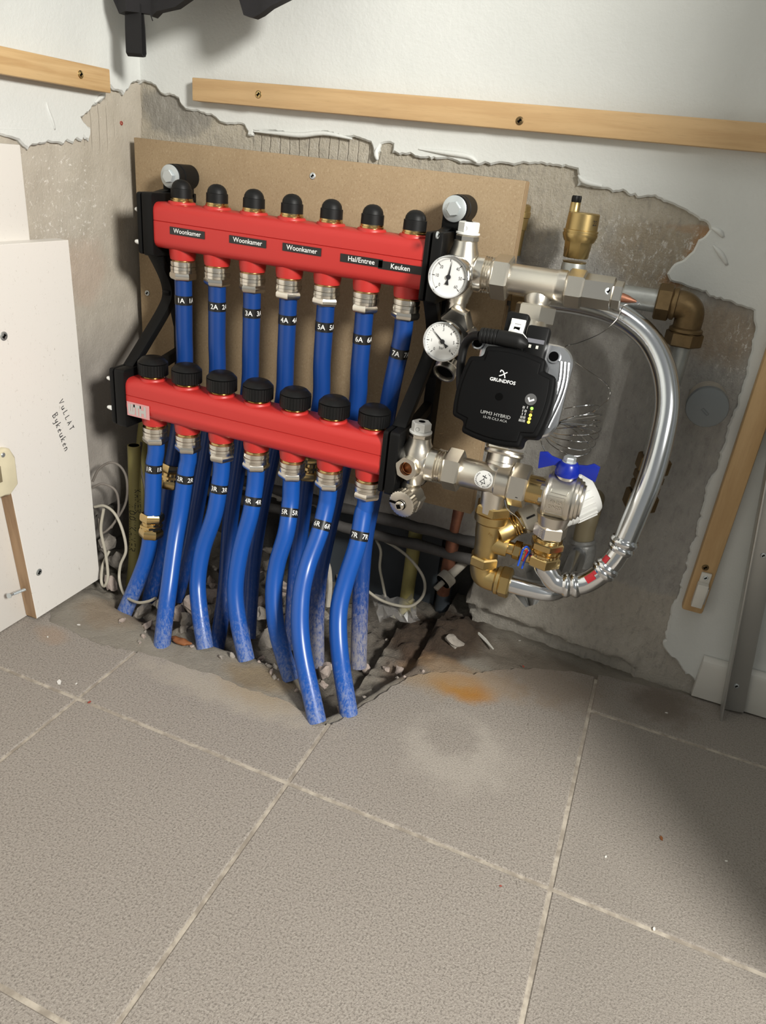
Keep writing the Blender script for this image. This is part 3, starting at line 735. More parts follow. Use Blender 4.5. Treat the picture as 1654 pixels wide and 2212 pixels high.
# ================================================================= RED MANIFOLDS
PX0, PITCH = .1445, .055
def manifold(name, label, yc, z0, z1, dep, lower):
    t = thing(name, label, 'manifold', (.30, yc, z0))
    h = z1 - z0; prof = rrect(dep, h, .011, 4)
    zn = (z0 + z1) / 2; out = []
    gz = .006 if not lower else .003
    # groove along the front (seam of the two half shells)
    P = [(yc + a, zn + b) for a, b in prof]
    seam = []
    for i, p in enumerate(P):
        q = P[(i + 1) % len(P)]; seam.append(p)
        if abs(p[0] - (yc - dep / 2)) < 1e-6 and abs(q[0] - (yc - dep / 2)) < 1e-6 and p[1] > q[1]:
            f = yc - dep / 2
            seam += [(f, zn + gz + .0006), (f + .0012, zn + gz), (f, zn + gz - .0006)]
            if lower: seam += [(f + .0000, zn - .0085), (f - .0004, zn - .009), (f - .0004, zn - .0135)]
    mb = MB(); mb.prism(seam, (.499, 0, 0), (0, 1, 0), (0, 0, 1), .395); obj('body', mb, M['red'], t, ang=50)
    for i in range(7):
        x = PX0 + PITCH * i
        mb = MB(); mb.lathe([(-.004, .0185), (.001, .0182), (.0025, .0172), (.003, .0150)], (x, yc, z1), (0, 0, 1), 28); obj('port_collar', mb, M['red'], t)
        mb = MB(); mb.lathe([(.004, .0182), (-.006, .0178), (-.0125, .0168), (-.0135, .0150)], (x, yc, z0), (0, 0, 1), 28); obj('outlet', mb, M['red'], t)
    return t
UY, LY = -.105, -.177
up = manifold('supply_manifold', 'upper red manifold with seven black domed caps and room labels', UY, .5155, .5735, .048, False)
lo = manifold('return_manifold', 'lower red manifold with seven black ribbed knobs and a silver logo', LY, .2985, .3505, .048, True)
for i in range(7):
    x = PX0 + PITCH * i
    mb = MB(); mb.lathe([(0, .0148), (.0022, .0150), (.0026, .0142), (.0046, .0142), (.0048, .013)], (x, UY, .5762), (0, 0, 1), 28); obj('brass_collar', mb, M['brassm'], up)
    mb = MB(); mb.lathe([(0, .0136), (.0005, .0141), (.0118, .0139), (.0122, .0128), (.0155, .0122), (.0185, .0106), (.0210, .0080), (.0226, .0046), (.0232, .0001)], (x, UY, .5802), (0, 0, 1), 32); obj('valve_cap', mb, M['rubber'], up)
    mb = MB()
    for q in range(3): mb.lathe([(q * .0014, .0150), (q * .0014 + .0007, .0157), (q * .0014 + .0014, .0150)], (x, LY, .3532), (0, 0, 1), 28)
    obj('brass_collar', mb, M['brassm'], lo)
    mb = MB(); knurl(mb, (x, LY, .3566), (0, 0, 1), .0175, .0202, 38, .0005, .001)
    mb.lathe([(0, .0192), (.0007, .0200), (.006, .0150), (.0064, .0138), (.0072, .0128), (.0074, .001)], (x, LY, .3738), (0, 0, 1), 32, c0=False); obj('valve_knob', mb, M['knobblack'], lo)
# room labels on the upper manifold
fy = UY - .0246
for s, (ax, ay), (bx, by) in (('Woonkamer', (367, 503), (442, 503)), ('Woonkamer', (495, 522), (575, 522)), ('Woonkamer', (610, 539), (694, 539)), ('Hal/Entree', (735, 556), (826, 570)), ('Keuken', (817, 572), (913, 585))):
    a = on_y(ax, ay, fy); b = on_y(bx, by, fy); zc = on_y((ax + bx) / 2, {'Woonkamer': 0}.get(s, 0) or (ay + by) / 2, fy).z
    mb = MB(); mb.box((a.x, fy - .0002, zc - .0047), (b.x, fy + .0002, zc + .0047)); L = obj('room_label', mb, M['labelblack'], up)
    mb = MB(); put_text(mb, s, flat_place(((a.x + b.x) / 2, fy - .00035, zc), (1, 0, 0), (0, 0, 1)), .0082, 1.0, .01); obj('lettering', mb, M['print'], L)
# logo label on the lower manifold
fy = LY - .0246
A = on_y(274, 874, fy); B = on_y(341, 900, fy); zc = .3085
mb = MB(); mb.box((.1182, fy - .0007, .2995), (.1555, fy - .0005, .3195)); L = obj('logo_label', mb, M['sticker'], lo)
def P2(a, b): return V((.1205 + a * .0295, fy - .0010, .3015 + b * .0155))
mb = MB()
def poly2(pts): mb.add([P2(*p) for p in pts], [tuple(range(len(pts)))])
W_ = [(0, 1), (0, .28)] + [(.06 + .06 * -math.cos(q), .28 - .26 * math.sin(q)) for q in [i * math.pi / 12 for i in range(1, 7)]] + [(.30, .02)] + [(.30 + .08 * math.sin(q), .28 - .26 * math.cos(q)) for q in [i * math.pi / 12 for i in range(1, 7)]] + [(.38, 1), (.27, 1), (.27, .3), (.245, .3), (.245, 1), (.135, 1), (.135, .3), (.11, .3), (.11, 1)]
poly2(W_)
poly2([(.30, 1), (.30, .74), (.72, .74), (.72, 1)]); poly2([(.44, .74), (.44, 0), (.56, 0), (.56, .74)])
poly2([(.62, .74), (.62, 0), (.74, 0), (.74, .74)]); poly2([(.88, 1), (.88, 0), (1, 0), (1, 1)]); poly2([(.74, .32), (.74, .62), (.88, .62), (.88, .32)]); poly2([(.66, 1), (.74, 1), (.74, .74), (.66, .74)])
obj('logo', mb, M['logo'], L)

# ================================================================= BRACKETS
def bracket(name, label, xs, right):
    x0, x1 = xs; cx = (x0 + x1) / 2
    t = thing(name, label, 'bracket', (cx, -.045, .28))
    def plate(nm, yz, a, b, parent=t):
        mb = MB(); mb.prism(yz, (b, 0, 0), (0, 1, 0), (0, 0, 1), b - a); return obj(nm, mb, M['blackplastic'], parent, bevel=.0009)
    plate('back_rail', [(-.068, .27), (-.041, .27), (-.041, .60), (-.068, .60)] if right else [(-.066, .27), (-.041, .27), (-.041, .60), (-.066, .60)], cx - .007, cx + .007)
    for nm, yc, z0, z1 in (('upper_holder', UY, .505, .583), ('lower_holder', LY, .281, .361)):
        # two clamp plates round the manifold end with a gap between
        for a, b, g in ((x0, x0 + .006, 0), (x0 + .009, x1, .002)):
            plate(nm, [(p[0], p[1]) for p in rrect(.056 + g, z1 - z0 + g, .004, 3, yc + .002, (z0 + z1) / 2)], a, b)
        mb = MB(); sx = x0 if not right else x1
        mb.lathe([(-.0005, .0042), (.0005, .0042), (.0006, .0022), (-.0004, .002)], (sx, yc - .019, z0 + .018 if nm[0] == 'l' else z1 - .024), (1 if right else -1, 0, 0), 18); obj('rivet', mb, M['rubber'], t)
    arm = catmull([(-.117, .510, 0), (-.101, .489, 0), (-.087, .466, 0), (-.084, .445, 0), (-.098, .425, 0), (-.143, .386, 0), (-.176, .358, 0)], 5)
    plate('diagonal_arm', strip([(p.x, p.y) for p in arm], .0052), cx - .0085, cx + .0085)
    plate('diagonal_arm', strip([(-.088, .455), (-.072, .435), (-.062, .40)], .006), cx - .006, cx + .006)
    plate('diagonal_arm', strip([(-.092, .515), (-.085, .475), (-.08, .45)], .004), cx - .006, cx + .006)
    plate('cross_strut', strip([(-.160, .345), (-.10, .352), (-.05, .362)], .007), cx - .006, cx + .006)
    plate('cross_strut', strip([(-.12, .574), (-.075, .582), (-.05, .590)], .007), cx - .006, cx + .006)
    # bolt lug with rubber ring, washer and hex bolt
    p = on_y(981, 451, -.084) if right else on_y(367, 381, -.084)
    bx, bz = p.x, p.z
    mb = MB(); mb.lathe([(0, .0156), (.008, .0160), (.0085, .0148), (.012, .0148), (.0125, .0160), (.042, .0158)], (bx + .001, -.083, bz), (0, 1, 0), 34); lug = obj('mounting_lug', mb, M['rubber'], t)
    w2 = .0145
    mb = MB(); mb.box((bx - w2, -.0805, min(bz, .578)), (bx + w2, -.050, bz)); mb.box((min(bx - w2, cx - .006), -.076, .572), (max(bx + w2, cx + .006), -.045, .584)); obj('lug_web', mb, M['blackplastic'], t, bevel=.001)
    mb = MB(); mb.lathe([(0, .0146), (.0014, .0148), (.0018, .0142)], (bx, -.083, bz), (0, -1, 0), 36); mb.hexa((bx, -.0846, bz), (0, -1, 0), .0056, .0088, .2, .0008); obj('hex_bolt', mb, M['zinc'], t)
    mb = MB(); mb.lathe([(0, .0148), (.03, .0150)], (cx + (.002 if right else 0), -.083, .262), (0, 1, 0), 26); obj('mounting_lug', mb, M['rubber'], t)
    return t
bl = bracket('manifold_bracket', 'black plastic bracket holding the left ends of both red manifolds', (.0915, .1165), False)
br = bracket('manifold_bracket', 'black plastic bracket holding the right ends of both red manifolds', (.4975, .519), True)
for px, py in ((298, 452), (298, 522), (237, 817), (238, 880)):
    p = on_x(px, py, .089); mb = MB(); mb.lathe([(0, .0034), (.004, .0030), (.0065, .0022), (.0072, .001)], (.0918, p.y, p.z), (-1, 0, 0), 12); obj('white_pin', mb, M['white'], bl)
screw(br, on_x(945, 508, .5192), (1, 0, 0), .004, M['zinc'])

# ================================================================= BLUE HEATING PIPES
def nut(parent, c, col=None):
    x, y, z = c    # top centre
    mb = MB()
    for q in range(2): mb.lathe([(q * .0016, .0156), (q * .0016 + .0008, .0162), (q * .0016 + .0016, .0156)], (x, y, z - .0035), (0, 0, 1), 26)
    obj('brass_ring', mb, M['brassm'], parent)
    mb = MB()
    mb.lathe([(0, .0156), (.001, .0171), (.0052, .0171), (.0056, .0166), (.0068, .0166), (.0072, .0172)], (x, y, z - .0035), (0, 0, -1), 32)
    knurl(mb, (x, y, z - .0107), (0, 0, -1), .005, .0173, 34, .0004, .0005)
    mb.lathe([(0, .0172), (.0035, .0170)], (x, y, z - .0155), (0, 0, -1), 32)
    mb.hexa((x, y, z - .0187), (0, 0, -1), .0098, .0183, random.random(), .0030); obj('compression_nut', mb, M['nickelm'], parent)
def band(parent, path, f, txt, r):
    n = len(path) - 1; i = min(int(f * n), n - 1); c = path[i].lerp(path[i + 1], f * n - i); d = (path[min(i + 2, n)] - path[max(i - 1, 0)]).normalized()
    if d.z > 0: d = -d
    mb = MB(); h = .0062; mb.lathe([(-h, r + .0001), (-h, r + .0004), (h, r + .0004), (h, r + .0001)], c, d, 30, c0=False, c1=False); b = obj('label_band', mb, M['labelblack'], parent)
    # frame facing the room: front direction perpendicular to the pipe
    fr = (CAM - c).normalized(); fr = (fr - d * fr.dot(d)).normalized(); rt = (-d).cross(-fr).normalized()
    if rt.x < 0: rt = -rt
    mb = MB()
    for off in ((-.34, .98) if txt[1] == 'A' else (-.58, .72)):
        def pl(a, b2, off=off):
            q = off + a / r; rr = r + .00065
            return c + (fr * math.cos(q) + rt * math.sin(q)) * rr - d * b2
        put_text(mb, txt, pl, .0092, .95, .012)
    obj('lettering', mb, M['print'], b)
def zpath(pts, k=7): return catmull(pts, k)
def frac_at(path, py):
    best = min(range(len(path)), key=lambda i: abs(project(path[i])[1] - py)); return best / (len(path) - 1)
def project(p):
    d = p - CAM; z = d.dot(RC[2]); return (CXP + FPX * d.dot(RC[0]) / z, CYP + FPX * d.dot(RC[1]) / z)
PR = .0119
# return pipes: first points below the nut, then (px, py, y) down to the floor
RET = [
 [(332, 1010, -.180), (330, 1080, -.186), (326, 1150, -.192), (318, 1200, -.200), (298, 1255, -.212), (268, 1325, -.228)],
 [(402, 1015, -.180), (390, 1100, -.192), (378, 1170, -.212), (366, 1260, -.244), (358, 1320, -.262), (349, 1400, -.280)],
 [(475, 1040, -.180), (463, 1110, -.192), (438, 1185, -.205), (427, 1255, -.220), (431, 1320, -.238), (443, 1400, -.257)],
 [(549, 1060, -.180), (541, 1110, -.190), (519, 1190, -.205), (508, 1270, -.222), (514, 1340, -.236), (532, 1425, -.250)],
 [(627, 1085, -.180), (618, 1150, -.196), (598, 1220, -.210), (591, 1290, -.226), (600, 1370, -.242), (629, 1468, -.258)],
 [(704, 1095, -.180), (690, 1150, -.196), (663, 1225, -.222), (649, 1300, -.252), (652, 1400, -.284), (685, 1560, -.318)],
 [(784, 1110, -.180), (772, 1175, -.196), (746, 1255, -.216), (731, 1325, -.236), (734, 1415, -.260), (754, 1545, -.284)]]
BR = [1011, 1034, 1057, 1080, 1109, 1131, 1157]
ends_r = ['with a brass coupling halfway', 'second from the left', 'third from the left', 'middle one', 'fifth from the left', 'longest in front', 'rightmost']
for i in range(7):
    x = PX0 + PITCH * i
    path = catmull([V((x, LY, .272)), V((x, LY, .245))] + [on_y(*q) for q in RET[i]], 8)
    t = thing('blue_pipe', 'blue pipe with a %dR band under the lower manifold, %s' % (i + 1, ends_r[i]), 'pipe', path[-1], 'return pipes of the lower manifold')
    mb = MB(); mb.tube(path, PR, 20); obj('pipe_body', mb, M['blue'], t, ang=60)
    nut(t, (x, LY, .2862)); band(t, path, frac_at(path, BR[i]), '%dR' % (i + 1), PR)
    if i == 0:
        j = int(frac_at(path, 1132) * (len(path) - 1)); c = path[j]; d = (path[j + 2] - path[j - 2]).normalized()
        mb = MB(); mb.hexa(c - d * .019, d, .013, .0178, .3, .003); mb.lathe([(0, .0145), (.012, .0145)], c - d * .006, d, 24); mb.hexa(c - d * .002, d, .006, .0172, .1); mb.hexa(c + d * .006, d, .013, .0178, .5, .003); obj('brass_coupling', mb, M['brassm'], t)
SUP = [
 [(398, 800, -.108), (385, 930, -.118), (366, 1040, -.130), (350, 1150, -.144), (340, 1220, -.153), (322, 1300, -.165)],
 [(468, 820, -.108), (448, 960, -.116), (428, 1080, -.128), (408, 1190, -.142), (380, 1295, -.160)],
 [(538, 840, -.108), (515, 1000, -.118), (497, 1130, -.134), (487, 1270, -.165), (468, 1400, -.205)],
 [(612, 860, -.108), (588, 980, -.112), (565, 1090, -.124), (548, 1200, -.145), (541, 1290, -.168), (535, 1380, -.200)],
 [(692, 870, -.106), (668, 990, -.112), (651, 1130, -.128), (637, 1260, -.150), (629, 1400, -.180)],
 [(770, 880, -.106), (736, 1030, -.118), (708, 1150, -.136), (690, 1240, -.155), (683, 1330, -.172), (683, 1440, -.195)],
 [(841, 863, -.106), (812, 1040, -.120), (790, 1150, -.136), (781, 1240, -.150), (777, 1330, -.162), (774, 1440, -.176)]]
BA = [647, 660, 677, 693, 706, 729, 755]
ends_a = ['with a half hidden brass coupling', 'second from the left', 'third from the left', 'middle one', 'scraped grey low down', 'caked with grey dust', 'rightmost']
for i in range(7):
    x = PX0 + PITCH * i
    head = [V((x, UY, .492)), V((x, UY, .455)), V((x, UY - .0005, .40))] if i < 6 else [V((x, UY, .494)), V((x - .0006, UY, .478)), on_y(867, 735, -.105)]
    path = catmull(head + [on_y(*q) for q in SUP[i]], 8)
    t = thing('blue_pipe', 'blue pipe with a %dA band under the upper manifold, %s' % (i + 1, ends_a[i]), 'pipe', path[-1], 'supply pipes of the upper manifold')
    mb = MB(); mb.tube(path, PR, 20); obj('pipe_body', mb, M['blueold'], t, ang=60)
    nut(t, (x, UY, .5052)); band(t, path, frac_at(path, BA[i]), '%dA' % (i + 1), PR)
    if i in (0, 4):
        j = int(frac_at(path, 1020 if i == 0 else 1003) * (len(path) - 1)); c = path[j]; d = (path[j + 2] - path[j - 2]).normalized()
        mb = MB(); mb.hexa(c - d * .019, d, .013, .0172, .2, .003); mb.lathe([(0, .0145), (.012, .0145)], c - d * .006, d, 24); mb.hexa(c - d * .002, d, .006, .0168, .1); mb.hexa(c + d * .006, d, .013, .0172, .5, .003); obj('brass_coupling', mb, M['brassm'], t)
# ================================================================= GAUGES
def gauge(name, label, px, py, y, depth, digits, a0, a1, needle, unit, tilt, back):
    c = on_y(px, py, y); t = thing(name, label, 'gauge', c)
    R = .0236; n = V((0, -1, 0)); u = V((1, 0, 0)); v = V((0, 0, 1))
    mb = MB(); mb.lathe([(.0008, R * .9), (0, R * .96), (-.010, R * .96), (-depth, R * .93), (-depth - .002, R * .7)], c, n, 44); obj('case', mb, back, t)
    mb = MB(); mb.lathe([(-.005, R * .965), (-.005, R), (.0045, R), (.0058, R * .98), (.0060, R * .95), (.0045, R * .915), (.002, R * .90), (-.005, R * .90)], c, n, 52, c0=False, c1=False); obj('bezel', mb, M['chrome'], t)
    mb = MB(); mb.lathe([(.0015, R * .92), (.0022, R * .91)], c, n, 44); dial = obj('dial', mb, M['dial'], t)
    f = flat_place(c + n * .0024, u, v); tl = math.radians(tilt); mb = MB(); N = len(digits) - 1
    for i, s in enumerate(digits):
        q = math.radians(a0 + (a1 - a0) * i / N) + tl
        if s and s != '-': put_text(mb, s, f, .0052, .8, .0, dx=math.cos(q) * R * .58, dy=math.sin(q) * R * .58)
    if unit: put_text(mb, unit, f, .005, .9, 0, dx=-.0005, dy=-R * .33)
    K = N * 10 if N == 6 and unit == '' else N * 5
    for i in range(K + 1):
        q = math.radians(a0 + (a1 - a0) * i / K) + tl; big = i % (K // N) == 0
        r0, r1, w_ = R * (.70 if big else .78), R * .84, (.00042 if big else .00018)
        e = V((math.cos(q), math.sin(q))); s_ = V((-e.y, e.x)) * w_
        mb.add([f(*(e * r0 + s_)), f(*(e * r1 + s_)), f(*(e * r1 - s_)), f(*(e * r0 - s_))], [(0, 1, 2, 3)])
    obj('scale', mb, M['ink'], dial)
    q = math.radians(needle) + tl; e = V((math.cos(q), math.sin(q))); s_ = V((-e.y, e.x)); g = flat_place(c + n * .0032, u, v); mb = MB()
    pts = [e * R * .76, e * R * .05 + s_ * .0010, -e * R * .16 + s_ * .0007, -e * R * .36 + s_ * .0024, -e * R * .36 - s_ * .0024, -e * R * .16 - s_ * .0007, e * R * .05 - s_ * .0010]
    mb.prism([tuple(p) for p in pts], c + n * .0035, u, v, .0004); mb.lathe([(.003, .0028), (.0042, .0026)], c, n, 18); obj('needle', mb, M['ink'], t)
    return t, c
tg, cT = gauge('thermometer', 'round white thermometer dial reading about 32, on the upper nickel end piece', 970, 598, -.158, .020, ['0', '10', '20', '', '40', '50', '60'], 225, -45, 83, '', 0, M['chrome'])
mb = MB(); mb.lathe([(0, .009), (.035, .009)], cT + V((0, .016, 0)), (0, 1, 0), 18); obj('sensor_stem', mb, M['nickelm'], tg)
pg, cP = gauge('pressure_gauge', 'round white pressure gauge marked bar, hanging below the thermometer', 957, 737, -.150, .030, ['0', '1', '', '3', '4', '5', '6'], 225, -45, 135, 'bar', 3, M['rubber'])

# ================================================================= UPPER NICKEL END PIECE
axu = on_y(1003, 545, UY).x
t = thing('end_piece', 'nickel end piece of the upper manifold with a white plug on top', 'fitting', (axu, UY, .505))
mb = MB()
mb.lathe([(-.002, .017), (0, .0185), (.012, .0185), (.022, .0205), (.033, .019), (.043, .0165), (.044, .015)], (.516, UY, .542), (1, 0, 0), 32)
mb.lathe([(-.006, .0125), (.0, .0135), (.012, .019), (.03, .021), (.048, .0185), (.058, .0150), (.064, .0138)], (axu, UY, .513), (0, 0, 1), 32)
mb.lathe([(0, .013), (.04, .013)], (cT.x, UY, cT.z), (0, -1, 0), 24)
mb.lathe([(0, .0105), (.02, .0115)], (axu, UY, .495), (0, 0, 1), 24)
obj('body', mb, M['nickel'], t)
mb = MB(); mb.hexa((axu + .001, UY, .5765), (0, 0, 1), .007, .0135, .3); obj('hex_collar', mb, M['nickelm'], t)
def plug(parent, x, y, z, ph):
    mb = MB(); mb.lathe([(0, .0118), (.001, .0140), (.0028, .0140), (.0034, .012)], (x, y, z), (0, 0, 1), 28); mb.hexa((x, y, z + .003), (0, 0, 1), .0115, .0122, ph, .0012)
    p = obj('white_plug', mb, M['white'], parent)
    mb = MB(); mb.lathe([(0, .0042), (.0004, .004)], (x, y, z + .0145), (0, 0, 1), 16); obj('key_hole', mb, M['hole'], p)
    mb = MB(); mb.torus((x - .001, y - .0112, z + .0075), (0, -1, 0), .0024, .0003, 18, 5); obj('mould_mark', mb, M['greyprint'], p)
plug(t, axu + .001, UY, .5835, .35)
# gauge valve underneath: hex and black ring
hx = on_y(981, 700, -.128); nx_ = V((axu, UY, .497))
mb = MB(); mb.hexa(hx, V((.10, 1, .30)), .016, .0200, .25, .003); obj('hex_collar', mb, M['nickelm'], t)
mb = MB(); mb.tube([nx_ + V((0, 0, .008)), nx_, V((axu + .001, -.098, .478))], .0095, 18); obj('neck', mb, M['nickel'], t)
mb = MB(); mb.lathe([(0, .0085), (.004, .0098), (.010, .0098), (.012, .008)], on_y(1010, 712, -.075), (.55, -.8, -.2), 20); obj('side_plug', mb, M['nickelm'], t)
# open drain thread with cap ring
c = on_y(959, 806, -.130); d = V((-.10, -.80, -.56)).normalized()
t = thing('drain_union', 'open nickel drain union ring hanging below the pressure gauge', 'fitting', c)
mb = MB(); mb.lathe([(-.016, .0125), (-.0155, .0138), (.0, .0146), (.0012, .0142), (.0012, .0122), (-.001, .0114), (-.006, .0112)], c, d, 34, c0=False, c1=False)
knurl(mb, c - d * .017, d, .011, .0153, 30, .0006); ob = obj('ring', mb, M['nickel'], t)
mb = MB(); mb.lathe([(-.0045, .0113), (-.004, .0113)], c, d, 30); obj('black_seal', mb, M['hole'], t)
mb = MB(); mb.tube([c - d * .016, c - d * .035, V((c.x - .006, -.07, c.z + .03))], .009, 16); obj('stem', mb, M['rubber'], t)

def union(parent, x0, y, z, sc=1.0):
    """ribbed nickel coupling followed by a hexagon union nut along +x"""
    mb = MB(); mb.lathe([(0, .0172 * sc), (.0012, .0195 * sc), (.012, .0195 * sc)] + [(.012 + .0005 * i, (.0175 if i % 3 == 1 else .0195) * sc) for i in range(1, 11)] + [(.0175, .0170 * sc)], (x0, y, z), (1, 0, 0), 36); obj('ribbed_coupling', mb, M['nickelm'], parent)
# ================================================================= UPPER MIXING TEE
ax = on_y(1130, 606, UY); zu = ax.z
t = thing('mixing_tee', 'nickel tee piece with union nuts running right from the upper end piece', 'fitting', (.634, UY, zu))
mb = MB(); mb.lathe([(0, .0198), (.0012, .0212), (.010, .0212), (.011, .0188), (.0125, .0210), (.0140, .0186), (.0155, .0210), (.0170, .0186), (.0185, .0208), (.022, .0180)], (.5575, UY, zu), (1, 0, 0), 36); obj('ribbed_coupling', mb, M['nickelm'], t)
mb = MB(); mb.hexa((.5785, UY, zu), (1, 0, 0), .0205, .0258, .25, .002); obj('union_nut', mb, M['nickel'], t)
mb = MB(); mb.lathe([(0, .0170), (.002, .0172), (.054, .0172), (.055, .0178), (.058, .0182), (.066, .0182), (.067, .017), (.072, .017)], (.597, UY, zu), (1, 0, 0), 36)
mb.lathe([(0, .0115), (.012, .0162), (.024, .0132), (.030, .0128)], (.6345, UY, zu - .004), (0, -.10, -1), 28); obj('body', mb, M['nickel'], t)
mb = MB(); mb.hexa((.664, UY, zu), (1, 0, 0), .020, .0212, .3, .002); obj('union_nut', mb, M['nickel'], t)
mb = MB(); mb.hexa((.683, UY, zu), (1, 0, 0), .033, .0185, .3, .0012); mb.hexa((.7155, UY, zu), (1, 0, 0), .0105, .0150, .3, .0012); obj('sensor_pocket', mb, M['nickelm'], t)
screw(t, on_y(1314, 629, UY - .0145), V((.25, -1, .25)), .0042)
mb = MB(); mb.lathe([(0, .0052), (.007, .0042), (.014, .0022), (.017, .0012)], (.7255, UY, zu - .002), (1, 0, -.12), 16); obj('copper_tip', mb, M['copper'], t)
mb = MB(); mb.hexa(V((.6345, UY - .003, zu - .0235)), (0, -.15, -1), .0215, .0240, .12, .002); obj('union_nut', mb, M['nickel'], t)
# ================================================================= AIR VENT
vx, vy = on_y(1250, 520, -.062).x, -.062
t = thing('air_vent', 'brass automatic air vent with a black cap, standing above the nickel tee', 'valve', (vx, vy, .56))
top = on_y(1245, 455, vy).z
mb = MB(); B0 = .5715
mb.lathe([(0, .0128), (.002, .0140)], (vx, vy, B0 - .006), (0, 0, 1), 24)
mb.lathe([(0, .0138), (.001, .0146), (.017, .0158), (.0185, .0165)], (vx, vy, B0), (0, 0, 1), 8, .3)
mb.lathe([(.018, .0172), (.021, .0185), (.0245, .0198), (.0270, .0198), (.0272, .0192), (.0284, .0192), (.0286, .0198), (.0305, .0198), (.0310, .0182), (.0480, .0178), (.0492, .0168), (.0495, .002)], (vx, vy, B0), (0, 0, 1), 40)
obj('body', mb, M['brass'], t)
hx_ = on_y(1246, 455, vy - .004).x
mb = MB(); mb.lathe([(0, .0062), (.0005, .0058), (.010, .0056)], (hx_ - .003, vy - .004, B0 + .049), (0, 0, 1), 18); obj('vent_stub', mb, M['brass'], t)
mb = MB(); knurl(mb, (hx_ - .003, vy - .004, B0 + .0585), (0, 0, 1), .0075, .0056, 12, .0006); obj('vent_cap', mb, M['rubber'], t)
mb = MB()
def vp(a, b): q = .95 + a / .0189; return V((vx + math.sin(q) * .0190, vy - math.cos(q) * .0190, B0 + .0395 + b))
put_text(mb, '22', vp, .008, .8); obj('lettering', mb, M['ink'], t)
# grey steel pipe and aged brass elbow
t = thing('steel_pipe', 'dull grey steel pipe running right from below the air vent to an aged elbow', 'pipe', (.70, vy, .54))
zg = on_y(1370, 643, -.058).z
mb = MB(); mb.tube([(.640, -.058, zg), (.772, -.058, zg)], .0128, 22); obj('pipe_body', mb, M['greysteel'], t)
mb = MB(); mb.lathe([(0, .0150), (.022, .0145), (.027, .0135)], (vx, vy, zg + .002), (0, 0, 1), 22); mb.lathe([(-.018, .0155), (.018, .0155)], (vx, -.058, zg), (1, 0, 0), 22); obj('corroded_tee', mb, M['greysteel'], t)
e = on_y(1472, 652, -.052); ez = zg
t = thing('pipe_elbow', 'aged brown brass elbow with two hexagon nuts at the top right', 'fitting', (e.x, -.052, ez))
mb = MB(); mb.hexa((.7615, -.056, ez), (1, 0, 0), .017, .0205, .3, .0015); mb.lathe([(0, .0165), (.003, .0185), (.0055, .0185), (.0065, .016)], (.778, -.056, ez), (1, 0, 0), 24); obj('hex_nut', mb, M['brown'], t)
mb = MB(); pth = catmull([(.778, -.056, ez), (.789, -.055, ez), (.7965, -.054, ez - .003), (.8010, -.053, ez - .010), (.8015, -.052, ez - .028)], 6); mb.tube(pth, .0158, 24); obj('body', mb, M['brown'], t)
mb = MB(); mb.lathe([(0, .0160), (.002, .0188), (.005, .0188), (.006, .0165)], (.8015, -.052, ez - .024), (0, 0, -1), 24); mb.hexa((.8015, -.052, ez - .0295), (0, 0, -1), .016, .0212, .1, .0015); obj('hex_nut', mb, M['brown'], t)
t = thing('steel_pipe', 'grey steel pipe dropping from the aged elbow behind the shiny curved pipe', 'pipe', (.80, -.05, .31))
lowc = on_y(1395, 1045, -.052)
mb = MB(); mb.tube(catmull([(.8012, -.052, ez - .04), (.8005, -.052, .42), (lowc.x, -.052, lowc.z), (lowc.x - .001, -.05, lowc.z - .04), (lowc.x - .001, -.034, lowc.z - .058), (lowc.x - .001, .0, lowc.z - .06)], 6), .0118, 20); obj('pipe_body', mb, M['greysteel'], t)
mb = MB(); dn = V((-.06, 0, -1))
for q, l, r in ((-.038, .020, .0215), (-.016, .012, .0195), (-.002, .012, .019), (.012, .022, .0220)): mb.hexa(V((lowc.x, -.052, lowc.z)) + dn * q, dn, l, r, .25, .002)
o = obj('coupling', mb, M['brown'], t); o['label'] = 'aged brown compression coupling'
# curved galvanised pipe
t = thing('curved_pipe', 'shiny galvanised pipe bending from the press elbow up and back behind the tee', 'pipe', (.79, -.15, .29))
BIG = [(1351, 1165, -.160), (1376, 1105, -.152), (1404, 1035, -.142), (1428, 950, -.128), (1441, 870, -.112), (1432, 795, -.096), (1403, 735, -.084), (1358, 694, -.076), (1310, 670, -.071), (1250, 655, -.066), (1180, 646, -.060), (1120, 643, -.055)]
mb = MB(); bigp = catmull([on_y(*q) for q in BIG], 7); mb.tube(bigp, .0138, 24); obj('pipe_body', mb, M['galv'], t, ang=60)
e_ = bigp[-1]; mb = MB(); mb.hexa(e_ + V((.014, 0, 0)), (-1, 0, 0), .02, .0195, .2); o = obj('hex_nut', mb, M['brown'], t)
# press elbows and bend under the ball valve
t = thing('press_bend', 'chromed press fitting bend with red marks, curling under the ball valve', 'fitting', (.74, -.17, .20))
BEND = [V((.7115, LY, .255)), V((.7115, LY, .232))] + [on_y(*q) for q in ((1184, 1236, -.1775), (1200, 1256, -.1775), (1228, 1263, -.176), (1262, 1259, -.174), (1295, 1240, -.171), (1322, 1213, -.167), (1341, 1185, -.163), (1352, 1160, -.160))]
bp = catmull(BEND, 7); mb = MB(); mb.tube(bp, .0132, 24); obj('pipe_body', mb, M['chrome'], t, ang=60)
def collar(px, r, w=.004):
    i = min(range(len(bp)), key=lambda j: abs(project(bp[j])[0] - px) + (0 if j > 16 else 500)); d = (bp[min(i + 1, len(bp) - 1)] - bp[i - 1]).normalized(); mb = MB()
    mb.lathe([(-w * 1.8, r - .0018), (-w, r - .0006), (-w * .6, r), (w * .6, r), (w, r - .0008), (w * 1.8, r - .0018)], bp[i], d, 28); obj('press_collar', mb, M['chrome'], t); return bp[i], d
